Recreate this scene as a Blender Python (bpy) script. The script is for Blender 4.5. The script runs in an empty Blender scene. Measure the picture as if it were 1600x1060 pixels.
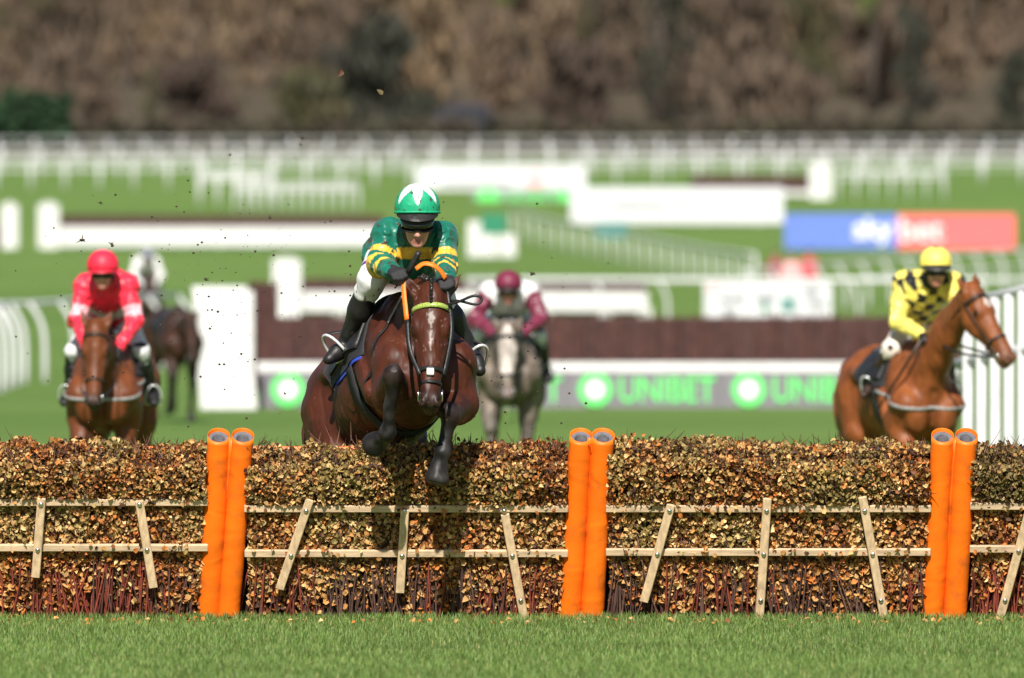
import bpy, math, random
import numpy as np
from math import sin, cos, radians, pi
from mathutils import Vector, Matrix

random.seed(11)
RNG = np.random.default_rng(11)
scene = bpy.context.scene
col = scene.collection

# ------------------------------------------------------------------ camera, sky, sun, exposure
FPX, CAMZ, HORIZ = 19250.0, 1.92, 440.0
cam_d = bpy.data.cameras.new('camera')
cam = bpy.data.objects.new('camera', cam_d); col.objects.link(cam)
cam.location = (0, 0, CAMZ)
cam.rotation_euler = (pi / 2 - math.atan((530 - HORIZ) / FPX), 0, 0)
cam_d.sensor_width = 36.0
cam_d.lens = FPX / 1600 * 36.0
cam_d.clip_start = 1.0
cam_d.clip_end = 9000.0
cam_d.dof.use_dof = True
cam_d.dof.focus_distance = 69.15
cam_d.dof.aperture_fstop = 4.2
cam_d.dof.aperture_blades = 0
scene.camera = cam

SUN_EL, SUN_AZ = radians(44), radians(5)       # sun behind the camera, a little to its left
world = bpy.data.worlds.new('World'); scene.world = world
world.use_nodes = True
wn = world.node_tree
sky = wn.nodes.new('ShaderNodeTexSky'); sky.sky_type = 'NISHITA'; sky.sun_disc = False
sky.sun_elevation = SUN_EL
bg = wn.nodes['Background']; bg.inputs[1].default_value = 0.052
wn.links.new(sky.outputs[0], bg.inputs[0])
to_sun = Vector((-sin(SUN_AZ) * cos(SUN_EL), -cos(SUN_AZ) * cos(SUN_EL), sin(SUN_EL)))
sky.sun_rotation = math.atan2(to_sun.x, to_sun.y)
sun_d = bpy.data.lights.new('sun', 'SUN'); sun_d.energy = 5.0; sun_d.angle = radians(0.53)
sun_d.color = (1.0, 0.95, 0.88)
sun = bpy.data.objects.new('sun', sun_d); col.objects.link(sun)
sun.rotation_euler = to_sun.to_track_quat('Z', 'Y').to_euler()
vs = scene.view_settings
vs.view_transform = 'Standard'; vs.look = 'None'; vs.gamma = 1.0; vs.use_curve_mapping = False
vs.exposure = 0.52
scene.render.engine = 'CYCLES'
scene.cycles.max_bounces = 6
scene.cycles.use_denoising = True


def at(px, py, d):
    """photo pixel (1600 x 1060) at distance d -> world point"""
    return np.array([(px - 800) * d / FPX, d, CAMZ - (py - HORIZ) * d / FPX])


# ------------------------------------------------------------------ materials
def mat(name, base=(.5, .5, .5), rough=.6, var=.12, scale=18.0, bump=0.0, bscale=None, attr=False, metal=0.0,
        spec=.5, sheen=0.0, coat=0.0, stretch=(1, 1, 1), transl=0.0, coords='Object', detail=5.0, hue=0.0, bdist=.01, ridged=False, dirt=None):
    m = bpy.data.materials.new(name); m.use_nodes = True
    nt = m.node_tree; N = nt.nodes; Lk = nt.links
    b = N['Principled BSDF']
    b.inputs['Roughness'].default_value = rough
    b.inputs['Metallic'].default_value = metal
    b.inputs['Specular IOR Level'].default_value = spec
    b.inputs['Sheen Weight'].default_value = sheen
    b.inputs['Coat Weight'].default_value = coat
    tc = N.new('ShaderNodeTexCoord'); mp = N.new('ShaderNodeMapping')
    mp.inputs['Scale'].default_value = stretch
    Lk.new(tc.outputs[coords], mp.inputs[0])
    nz = N.new('ShaderNodeTexNoise'); nz.inputs['Scale'].default_value = scale; nz.inputs['Detail'].default_value = detail
    Lk.new(mp.outputs[0], nz.inputs['Vector'])
    mr = N.new('ShaderNodeMapRange'); mr.inputs[1].default_value = .25; mr.inputs[2].default_value = .75
    mr.inputs[3].default_value = 1 - var; mr.inputs[4].default_value = 1 + var
    Lk.new(nz.outputs[0], mr.inputs[0])
    mx = N.new('ShaderNodeMix'); mx.data_type = 'RGBA'; mx.blend_type = 'MULTIPLY'; mx.inputs[0].default_value = 1
    if attr:
        a = N.new('ShaderNodeAttribute'); a.attribute_name = 'Col'
        Lk.new(a.outputs[0], mx.inputs[6])
    else:
        mx.inputs[6].default_value = (*base, 1)
    Lk.new(mr.outputs[0], mx.inputs[7])
    if dirt:                                                     # grime patches of their own shape
        n3 = N.new('ShaderNodeTexNoise'); n3.inputs['Scale'].default_value = dirt[1]; n3.inputs['Detail'].default_value = 9; n3.inputs['Roughness'].default_value = .7
        Lk.new(tc.outputs[coords], n3.inputs['Vector'])
        m3 = N.new('ShaderNodeMapRange'); m3.inputs[1].default_value = .52; m3.inputs[2].default_value = .74; m3.inputs[4].default_value = dirt[2]
        Lk.new(n3.outputs[0], m3.inputs[0])
        m4 = N.new('ShaderNodeMix'); m4.data_type = 'RGBA'; Lk.new(m3.outputs[0], m4.inputs[0]); Lk.new(mx.outputs[2], m4.inputs[6]); m4.inputs[7].default_value = (*dirt[0], 1)
        mx = m4
    Lk.new(mx.outputs[2], b.inputs['Base Color'])
    if bump:
        n2 = N.new('ShaderNodeTexNoise'); n2.inputs['Scale'].default_value = bscale or scale * 2; n2.inputs['Detail'].default_value = 5 if ridged else 6
        if ridged: n2.noise_type = 'RIDGED_MULTIFRACTAL'; n2.inputs['Distortion'].default_value = .6
        Lk.new(mp.outputs[0], n2.inputs['Vector'])
        bp = N.new('ShaderNodeBump'); bp.inputs['Strength'].default_value = bump; bp.inputs['Distance'].default_value = bdist
        Lk.new(n2.outputs[0], bp.inputs['Height']); Lk.new(bp.outputs[0], b.inputs['Normal'])
    if transl:
        tr = N.new('ShaderNodeBsdfTranslucent'); Lk.new(mx.outputs[2], tr.inputs[0])
        ms = N.new('ShaderNodeMixShader'); ms.inputs[0].default_value = transl
        Lk.new(b.outputs[0], ms.inputs[1]); Lk.new(tr.outputs[0], ms.inputs[2])
        Lk.new(ms.outputs[0], N['Material Output'].inputs[0])
    return m


MT = {}
MT['coat'] = mat('horse_coat', rough=.50, var=.32, scale=9, bump=.55, bscale=13, attr=True, spec=.30, stretch=(1, 1.5, .7), bdist=.016, ridged=True, dirt=None)
MT['hair'] = mat('horse_hair', (.012, .009, .008), .45, .3, 60)
MT['hair_red'] = mat('chestnut_hair', (.16, .045, .012), .5, .3, 60)
MT['hair_grey'] = mat('grey_hair', (.35, .33, .31), .6, .3, 60)
MT['eye'] = mat('eye_gloss', (.008, .005, .004), .05, .0, 5, spec=.8)
MT['leather'] = mat('black_leather', (.014, .013, .013), .48, .3, 40, bump=.2, bscale=120)
MT['brown_leather'] = mat('dark_brown_leather', (.035, .018, .011), .42, .3, 40, bump=.2, bscale=120)
MT['black_cloth'] = mat('black_cloth', (.016, .016, .018), .75, .3, 30, bump=.3, bscale=160)
MT['blue_cloth'] = mat('blue_cloth', (.02, .05, .35), .7, .2, 30, bump=.2)
MT['white_cloth'] = mat('white_cloth', (.78, .77, .75), .65, .10, 14, bump=.35, bscale=22, attr=True)
MT['silk'] = mat('jockey_silk', rough=.40, var=.22, scale=20, bump=1.0, bscale=15, attr=True, spec=.45, sheen=.1, bdist=.030, ridged=True)
MT['skin'] = mat('skin', rough=.5, var=.12, scale=30, bump=.1, bscale=90, attr=True)
MT['cap'] = mat('cap_silk', rough=.5, var=.14, scale=26, bump=.5, bscale=20, attr=True, spec=.4, bdist=.012, ridged=True)
MT['lens'] = mat('goggle_lens', (.012, .011, .010), .07, .1, 20, spec=.9)
MT['steel'] = mat('bright_steel', (.75, .75, .74), .25, .1, 40, metal=1.0)
MT['steel_white'] = mat('white_stirrup', (.72, .72, .72), .3, .1, 30, metal=.4)
MT['strap_white'] = mat('white_strap', (.26, .25, .245), .6, .5, 50)
MT['orange_rubber'] = mat('orange_rubber', (.90, .20, .015), .5, .12, 40, bump=.15)
MT['orange_pvc'] = mat('orange_pvc', (.90, .165, .006), .45, .16, 5, bump=.28, bscale=8, spec=.35, bdist=.02, stretch=(.7, .7, 1.3), ridged=True, dirt=((.30, .085, .02), 7.0, .65))
MT['foam'] = mat('grey_foam', (.13, .13, .145), .8, .25, 40, bump=.4)
MT['dark_hole'] = mat('post_core', (.10, .085, .07), .8, .4, 30)
MT['timber'] = mat('pale_timber', (.60, .43, .27), .75, .32, 4, bump=.3, bscale=26, stretch=(1, 14, 14), dirt=((.20, .13, .08), 9.0, .7))
MT['timber_v'] = mat('pale_timber_brace', (.62, .44, .26), .75, .3, 4, dirt=((.22, .14, .08), 9.0, .6), bump=.25, bscale=30, stretch=(14, 14, 1))
MT['leaf'] = mat('dry_leaf', rough=.62, var=.25, scale=60, attr=True, transl=.14, spec=.3)
MT['twig'] = mat('twig', rough=.6, var=.3, scale=30, attr=True)
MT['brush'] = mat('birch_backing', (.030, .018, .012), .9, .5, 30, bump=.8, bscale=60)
MT['grass_blade'] = mat('grass_blade', rough=.55, var=.15, scale=4, attr=True, transl=.28, spec=.35)
MT['white_plastic'] = mat('white_plastic', (.62, .62, .63), .45, .10, 6)
MT['white_paint'] = mat('white_paint', (.66, .655, .65), .6, .12, 5, bump=.05)
MT['birch'] = mat('chase_birch', rough=.85, var=.35, scale=6, attr=True)
MT['banner_grey'] = mat('banner_grey', (.19, .175, .20), .6, .06, 4)
MT['banner_white'] = mat('banner_white', (.62, .62, .65), .6, .06, 3)
MT['banner_blue'] = mat('banner_blue', (.12, .20, .62), .6, .08, 2)
MT['banner_red'] = mat('banner_red', (.86, .14, .15), .6, .08, 2)
MT['green_print'] = mat('green_print', (.12, .72, .16), .6, .05, 4)
MT['white_print'] = mat('white_print', (.85, .85, .85), .6, .03, 4)
MT['grey_print'] = mat('grey_print', (.30, .30, .33), .6, .1, 4)
MT['pink_print'] = mat('pink_print', (.85, .45, .47), .6, .1, 4)
MT['purple_print'] = mat('purple_print', (.12, .02, .25), .6, .1, 4)
MT['green_board'] = mat('green_board', (.015, .20, .10), .6, .1, 4)
MT['teal_board'] = mat('teal_board', (.02, .20, .17), .6, .1, 4)
MT['mud'] = mat('mud', (.045, .030, .018), .85, .4, 60, bump=.5)
MT['trunk'] = mat('bark', (.075, .058, .045), .9, .3, 3, bump=.4)
MT['foliage'] = mat('foliage', rough=.8, var=.3, scale=.8, attr=True, transl=.45)
MT['blue_paint'] = mat('blue_paint', (.02, .022, .04), .4, .1, 2)
MT['rubber'] = mat('tyre_rubber', (.02, .02, .02), .8, .1, 5)
MT['glass'] = mat('dark_glass', (.02, .025, .03), .1, .1, 5, spec=.8)


# ------------------------------------------------------------------ scene helpers
def thing(name, label, cat, M=None, group=None):
    o = bpy.data.objects.new(name, None); col.objects.link(o)
    o.empty_display_size = .1
    if M is not None: o.matrix_world = M
    tag(o, label, cat, group)
    return o


def tag(o, label=None, cat=None, group=None, kind=None):
    if label: o['label'] = label
    if cat: o['category'] = cat
    if group: o['group'] = group
    if kind: o['kind'] = kind
    return o


def mesh(name, V, Fc, smooth=True, colr=None):
    V = np.asarray(V, dtype=np.float32)
    me = bpy.data.meshes.new(name)
    if isinstance(Fc, np.ndarray):
        nv, k = Fc.shape
        me.vertices.add(len(V)); me.vertices.foreach_set('co', V.ravel())
        me.loops.add(nv * k); me.loops.foreach_set('vertex_index', Fc.astype(np.int32).ravel())
        me.polygons.add(nv)
        me.polygons.foreach_set('loop_start', (np.arange(nv) * k).astype(np.int32))
        me.polygons.foreach_set('loop_total', np.full(nv, k, dtype=np.int32))
        me.update(calc_edges=True)
    else:
        me.from_pydata([tuple(map(float, v)) for v in V], [], [tuple(f) for f in Fc])
    if smooth: me.polygons.foreach_set('use_smooth', np.ones(len(me.polygons), dtype=bool))
    if colr is not None: setcol(me, colr)
    me.update()
    return me


def setcol(me, c):
    c = np.asarray(c, dtype=np.float32)
    n = len(me.vertices)
    if c.ndim == 1: c = np.tile(c, (n, 1))
    a = me.attributes.new('Col', 'FLOAT_COLOR', 'POINT')
    a.data.foreach_set('color', np.concatenate([c, np.ones((n, 1), np.float32)], 1).ravel())


def part(name, me, m, parent=None, label=None, kind=None, M=None):
    o = bpy.data.objects.new(name, me); col.objects.link(o)
    if m is not None and len(me.materials) == 0: me.materials.append(MT[m] if isinstance(m, str) else m)
    if parent is not None: o.parent = parent
    if M is not None: o.matrix_local = M
    if label: o['label'] = label
    if kind: o['kind'] = kind
    return o


class MB:
    def __init__(s): s.V = []; s.F = []; s.C = []
    def add(s, V, Fc, c=None):
        n = len(s.V); s.V += [tuple(v) for v in V]; s.F += [tuple(i + n for i in f) for f in Fc]
        s.C += [c or (1, 1, 1)] * len(V)
    def box(s, c, h, ax=None, bev=0.0, colr=None):
        """box centre c, half sizes h, axes ax (three vectors); edges chamfered by bev"""
        ax = [np.array(a, float) for a in (ax or ((1, 0, 0), (0, 1, 0), (0, 0, 1)))]
        c = np.array(c, float)
        if not bev:
            P = [c + sx * h[0] * ax[0] + sy * h[1] * ax[1] + sz * h[2] * ax[2] for sz in (-1, 1) for sy in (-1, 1) for sx in (-1, 1)]
            s.add(P, [(0, 2, 3, 1), (4, 5, 7, 6), (0, 1, 5, 4), (2, 6, 7, 3), (0, 4, 6, 2), (1, 3, 7, 5)], colr)
            return s
        b = min(bev, *h) * .999
        P = []; idx = {}
        for sx in (-1, 1):
            for sy in (-1, 1):
                for sz in (-1, 1):
                    for k in range(3):
                        q = [h[0] - b, h[1] - b, h[2] - b]; q[k] = h[k]
                        idx[(sx, sy, sz, k)] = len(P)
                        P.append(c + sx * q[0] * ax[0] + sy * q[1] * ax[1] + sz * q[2] * ax[2])
        Fs = []
        for k in range(3):
            i, j = [a for a in range(3) if a != k]
            for sg in (-1, 1):
                f = []
                for (u, v) in ((-1, -1), (1, -1), (1, 1), (-1, 1)):
                    q = [0, 0, 0]; q[k] = sg; q[i] = u; q[j] = v
                    f.append(idx[(*q, k)])
                flip = (sg > 0) == (k == 1)
                Fs.append(tuple(f[::-1]) if flip else tuple(f))
        for k in range(3):
            i, j = [a for a in range(3) if a != k]
            for u in (-1, 1):
                for v in (-1, 1):
                    q1 = [0, 0, 0]; q1[i] = u; q1[j] = v
                    a, bq = list(q1), list(q1); a[k] = -1; bq[k] = 1
                    Fs.append((idx[(*a, i)], idx[(*bq, i)], idx[(*bq, j)], idx[(*a, j)]))
        for sx in (-1, 1):
            for sy in (-1, 1):
                for sz in (-1, 1): Fs.append((idx[(sx, sy, sz, 0)], idx[(sx, sy, sz, 1)], idx[(sx, sy, sz, 2)]))
        s.add(P, Fs, colr)
        return s
    def tube(s, pts, r, n=8, cap=True, colr=None, closed=False, flat=None):
        pts = [np.array(p, float) for p in pts]; m = len(pts)
        rr = r if hasattr(r, '__len__') else [r] * m
        V = []; prev = None
        for i, p in enumerate(pts):
            t = pts[(i + 1) % m if closed else min(i + 1, m - 1)] - pts[(i - 1) % m if closed else max(i - 1, 0)]
            t = t / (np.linalg.norm(t) + 1e-9)
            if prev is None:
                a = np.array([0, 0, 1.0]) if abs(t[2]) < .9 else np.array([1.0, 0, 0])
                prev = np.cross(t, a)
            prev = prev - t * np.dot(prev, t); prev /= np.linalg.norm(prev) + 1e-9
            w = np.cross(t, prev)
            for k in range(n):
                a = 2 * pi * k / n
                V.append(p + rr[i] * (cos(a) * prev + sin(a) * w))
        Fs = []
        for i in range(m if closed else m - 1):
            j = (i + 1) % m
            for k in range(n):
                Fs.append((i * n + k, i * n + (k + 1) % n, j * n + (k + 1) % n, j * n + k))
        if cap and not closed:
            Fs.append(tuple(range(n))[::-1]); Fs.append(tuple((m - 1) * n + k for k in range(n)))
        s.add(V, Fs, colr)
        return s
    def ribbon(s, pts, nrm, w, t=.004, closed=False, colr=None):
        """strap: centre points, outward normals, width w, thickness t"""
        pts = [np.array(p, float) for p in pts]; m = len(pts); V = []
        for i, p in enumerate(pts):
            tg = pts[(i + 1) % m if closed else min(i + 1, m - 1)] - pts[(i - 1) % m if closed else max(i - 1, 0)]
            tg /= np.linalg.norm(tg) + 1e-9
            nn = np.array(nrm[i], float); nn = nn - tg * np.dot(nn, tg); nn /= np.linalg.norm(nn) + 1e-9
            sd = np.cross(tg, nn)
            V += [p - sd * w / 2, p - sd * w / 2 + nn * t, p + sd * w / 2 + nn * t, p + sd * w / 2]
        Fs = []
        for i in range(m if closed else m - 1):
            j = (i + 1) % m
            for k in range(4): Fs.append((i * 4 + k, i * 4 + (k + 1) % 4, j * 4 + (k + 1) % 4, j * 4 + k))
        if not closed: Fs += [(3, 2, 1, 0), tuple((m - 1) * 4 + k for k in range(4))]
        s.add(V, Fs, colr)
        return s
    def ball(s, c, r, n=12, ax=None, colr=None):
        c = np.array(c, float); ax = ax or np.eye(3); r = r if hasattr(r, '__len__') else (r, r, r)
        V = []; m = n // 2 + 1
        for i in range(m):
            th = pi * i / (m - 1)
            for k in range(n):
                ph = 2 * pi * k / n
                V.append(c + r[0] * sin(th) * cos(ph) * np.array(ax[0]) + r[1] * sin(th) * sin(ph) * np.array(ax[1]) + r[2] * cos(th) * np.array(ax[2]))
        Fs = [(i * n + k, (i + 1) * n + k, (i + 1) * n + (k + 1) % n, i * n + (k + 1) % n) for i in range(m - 1) for k in range(n)]
        s.add(V, Fs, colr)
        return s
    def mesh(s, name, smooth=True, colr=False): return mesh(name, s.V, s.F, smooth, np.array(s.C) if colr else None)
    def build(s, name, m, parent=None, smooth=True, label=None, kind=None, colr=False, M=None):
        return part(name, s.mesh(name, smooth, colr), m, parent, label, kind, M)


def curve(pts, n):
    """Catmull-Rom resampling"""
    P = [np.array(p, float) for p in pts]; P = [2 * P[0] - P[1]] + P + [2 * P[-1] - P[-2]]
    out = []; segs = len(P) - 3
    for i in range(n):
        t = i / (n - 1) * segs; k = min(int(t), segs - 1); t -= k
        a, b, c, d = P[k:k + 4]
        out.append(.5 * (2 * b + (c - a) * t + (2 * a - 5 * b + 4 * c - d) * t * t + (3 * b - a - 3 * c + d) * t ** 3))
    return out


def vnoise(P, freq, seed=0):
    """value noise in [-1, 1] at points P (n, 3)"""
    q = P * freq + seed * 17.31; i = np.floor(q).astype(np.int64); f = q - i; f = f * f * (3 - 2 * f)
    def hsh(x, y, z):
        h = (x * 374761393 + y * 668265263 + z * 2147483647 + seed * 1274126177) & 0xffffffff
        h = ((h ^ (h >> 13)) * 1274126177) & 0xffffffff
        return ((h ^ (h >> 16)) & 0xffff) / 32767.5 - 1
    r = 0
    for dx in (0, 1):
        for dy in (0, 1):
            for dz in (0, 1):
                w = (f[:, 0] if dx else 1 - f[:, 0]) * (f[:, 1] if dy else 1 - f[:, 1]) * (f[:, 2] if dz else 1 - f[:, 2])
                r = r + w * hsh(i[:, 0] + dx, i[:, 1] + dy, i[:, 2] + dz)
    return r


# ------------------------------------------------------------------ smooth solid modelling (distance field -> continuous mesh)
def nrmz(v): v = np.array(v, float); return v / (np.linalg.norm(v) + 1e-9)


class Solid:
    def __init__(s, base=(.1, .03, .01)): s.P = []; s.base = base
    def cone(s, a, b, ra, rb, k=.04, c=None, flat=None, sub=False, tagn=None):
        s.P.append(dict(t='c', a=np.array(a, float), b=np.array(b, float), ra=ra, rb=rb, k=k, c=c, flat=flat, sub=sub, tag=tagn)); return s
    def ell(s, c0, r, ax=None, k=.04, c=None, sub=False, tagn=None):
        A = np.stack([nrmz(v) for v in ax]) if ax is not None else np.eye(3)
        s.P.append(dict(t='e', a=np.array(c0, float), r=np.array(r, float), A=A, k=k, c=c, sub=sub, tag=tagn)); return s
    @staticmethod
    def dist(p, X, infl=0.0):
        if p['t'] == 'c':
            q = X - p['a'].astype(np.float32); ab = p['b'] - p['a']
            if p['flat'] is not None:
                ax, sc = p['flat']; ax = nrmz(ax).astype(np.float32)
                q = q + (q @ ax)[..., None] * ax * (1 / sc - 1)
                ab = ab + np.dot(ab, ax) * ax * (1 / sc - 1)
            t = np.clip(q @ ab.astype(np.float32) / max(ab @ ab, 1e-9), 0, 1)
            return np.sqrt(((q - t[..., None] * ab.astype(np.float32)) ** 2).sum(-1)) - (p['ra'] + (p['rb'] - p['ra']) * t) - infl
        q = (X - p['a'].astype(np.float32)) @ p['A'].T.astype(np.float32)
        r = (p['r'] + infl).astype(np.float32)
        k0 = np.sqrt(((q / r) ** 2).sum(-1)); k1 = np.sqrt(((q / r ** 2) ** 2).sum(-1)) + 1e-6
        return np.where(k0 < 1e-4, -r.min(), k0 * (k0 - 1) / k1)
    def ext(s, p):
        if p['t'] == 'c':
            r = max(p['ra'], p['rb']) * (max(1, p['flat'][1]) if p['flat'] else 1)
            return np.minimum(p['a'], p['b']) - r, np.maximum(p['a'], p['b']) + r
        e = np.sqrt(((p['A'] * p['r'][:, None]) ** 2).sum(0)); return p['a'] - e, p['a'] + e
    def field(s, h, infl=0.0, pad=.05):
        pos = [p for p in s.P if not p['sub']]
        lo = np.min([s.ext(p)[0] for p in pos], 0) - pad - infl; hi = np.max([s.ext(p)[1] for p in pos], 0) + pad + infl
        n = np.ceil((hi - lo) / h).astype(int) + 1
        Fd = np.full(n, .2, np.float32)
        for p in s.P:
            l, u = s.ext(p); m = p['k'] + infl + 4 * h
            i0 = np.maximum(((l - m - lo) / h).astype(int), 0); i1 = np.minimum(((u + m - lo) / h).astype(int) + 2, n)
            g = np.meshgrid(*[(lo[a] + h * np.arange(i0[a], i1[a])).astype(np.float32) for a in range(3)], indexing='ij')
            d = s.dist(p, np.stack(g, -1), infl).astype(np.float32)
            sl = tuple(slice(i0[a], i1[a]) for a in range(3)); f = Fd[sl]; k = max(p['k'], 1e-4)
            if p['sub']:
                w = np.clip(.5 - .5 * (f + d) / k, 0, 1); Fd[sl] = f * (1 - w) - d * w + k * w * (1 - w)
            else:
                w = np.clip(.5 + .5 * (f - d) / k, 0, 1); Fd[sl] = f * (1 - w) + d * w - k * w * (1 - w)
        s.F, s.lo, s.h = Fd, lo, h
        return s
    def sample(s, X):
        q = np.clip((np.asarray(X) - s.lo) / s.h, 0, np.array(s.F.shape) - 1.001); i = q.astype(int); f = q - i; r = 0
        for dx in (0, 1):
            for dy in (0, 1):
                for dz in (0, 1):
                    w = (f[:, 0] if dx else 1 - f[:, 0]) * (f[:, 1] if dy else 1 - f[:, 1]) * (f[:, 2] if dz else 1 - f[:, 2])
                    r = r + w * s.F[i[:, 0] + dx, i[:, 1] + dy, i[:, 2] + dz]
        return r
    def hit(s, o, d, tmax=.6, off=0.0):
        """outermost surface point along the ray from o in direction d"""
        o = np.array(o, float); d = nrmz(d); t = np.linspace(tmax, 0, 160)
        v = s.sample(o + t[:, None] * d); k = np.argmax(v < off)
        return o + d * t[k] if (v < off).any() else o
    def surface(s):
        Fd = s.F; S = Fd < 0
        cnt = np.zeros(np.array(S.shape) - 1, np.int8)
        n = S.shape
        offs = [(a, b, c) for a in (0, 1) for b in (0, 1) for c in (0, 1)]
        for a, b, c in offs: cnt += S[a:n[0] - 1 + a, b:n[1] - 1 + b, c:n[2] - 1 + c]
        mk = (cnt > 0) & (cnt < 8); ci = np.argwhere(mk)
        idx = np.full(mk.shape, -1, np.int64); idx[mk] = np.arange(len(ci))
        acc = np.zeros((len(ci), 3)); num = np.zeros(len(ci))
        for o0 in offs:
            for a in range(3):
                if o0[a]: continue
                o1 = list(o0); o1[a] = 1
                f0 = Fd[ci[:, 0] + o0[0], ci[:, 1] + o0[1], ci[:, 2] + o0[2]]; f1 = Fd[ci[:, 0] + o1[0], ci[:, 1] + o1[1], ci[:, 2] + o1[2]]
                x = (f0 < 0) != (f1 < 0); t = np.where(x, f0 / np.where(x, f0 - f1, 1), 0)
                pos = np.tile(np.array(o0, float), (len(ci), 1)); pos[:, a] += t
                acc[x] += pos[x]; num += x
        V = (ci + acc / num[:, None]) * s.h + s.lo
        Q = []
        for a in range(3):
            b, c = (a + 1) % 3, (a + 2) % 3
            A0 = [slice(None)] * 3; A1 = [slice(None)] * 3; A0[a] = slice(0, -1); A1[a] = slice(1, None)
            E = S[tuple(A0)] != S[tuple(A1)]; e = np.argwhere(E)
            e = e[(e[:, b] > 0) & (e[:, c] > 0) & (e[:, b] < n[b] - 1) & (e[:, c] < n[c] - 1)]
            def I(db, dc):
                q = e.copy(); q[:, b] -= db; q[:, c] -= dc; return idx[q[:, 0], q[:, 1], q[:, 2]]
            q = np.stack([I(1, 1), I(0, 1), I(0, 0), I(1, 0)], 1)
            ins = S[e[:, 0], e[:, 1], e[:, 2]]
            q[~ins] = q[~ins][:, ::-1]; Q.append(q)
        s.V, s.Q = V, np.concatenate(Q)
        return s
    def smooth(s, it=2, lam=.5):
        E = np.concatenate([s.Q[:, [0, 1]], s.Q[:, [1, 2]], s.Q[:, [2, 3]], s.Q[:, [3, 0]]])
        for _ in range(it):
            a = np.zeros_like(s.V); c = np.zeros(len(s.V))
            for k in range(3): a[:, k] = np.bincount(E[:, 0], s.V[E[:, 1], k], len(s.V)) + np.bincount(E[:, 1], s.V[E[:, 0], k], len(s.V))
            c = np.bincount(E[:, 0], minlength=len(s.V)) + np.bincount(E[:, 1], minlength=len(s.V))
            s.V = s.V + lam * (a / np.maximum(c, 1)[:, None] - s.V)
        return s
    def normals(s):
        q = s.V[s.Q]; fn = np.cross(q[:, 2] - q[:, 0], q[:, 3] - q[:, 1]); nn = np.zeros_like(s.V)
        for k in range(4):
            for a in range(3): nn[:, a] += np.bincount(s.Q[:, k], fn[:, a], len(s.V))
        return nn / (np.linalg.norm(nn, axis=1)[:, None] + 1e-9)
    def colours(s, sig=.014):
        V = s.V.astype(np.float32); W = np.zeros(len(V)); C = np.zeros((len(V), 3))
        for p in s.P:
            d = np.abs(s.dist(p, V)) if p['sub'] else np.maximum(s.dist(p, V), 0)
            w = np.exp(-d / sig); W += w; C += w[:, None] * np.array(p['c'] or s.base)
        return C / (W[:, None] + 1e-12)
    def tagdist(s, name):
        return np.min([s.dist(p, s.V.astype(np.float32)) for p in s.P if p['tag'] == name], 0)


# ------------------------------------------------------------------ the ground
PD = [0, 70, 185, 250, 338, 420, 480, 510, 570, 650, 735, 775, 800, 900, 1100, 1400, 1900, 3000, 8000]
PZ = [0, 0, 0, .35, .69, 1.9, 3.17, 4.3, 5.95, 7.35, 8.87, 10.3, 11.3, 19, 38, 62, 75, 60, 40]
_dd = np.arange(0, 8001, 10.0)
_zz = np.interp(_dd, PD, PZ); _k = np.ones(3) / 3
_zs = np.convolve(np.pad(_zz, 1, mode='edge'), _k, 'valid')
_zs[_dd < 190] = 0
def gz(d): return float(np.interp(d, _dd, _zs))
def ground_at(px, d): return np.array([(px - 800) * d / FPX, d, gz(d)])


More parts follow.
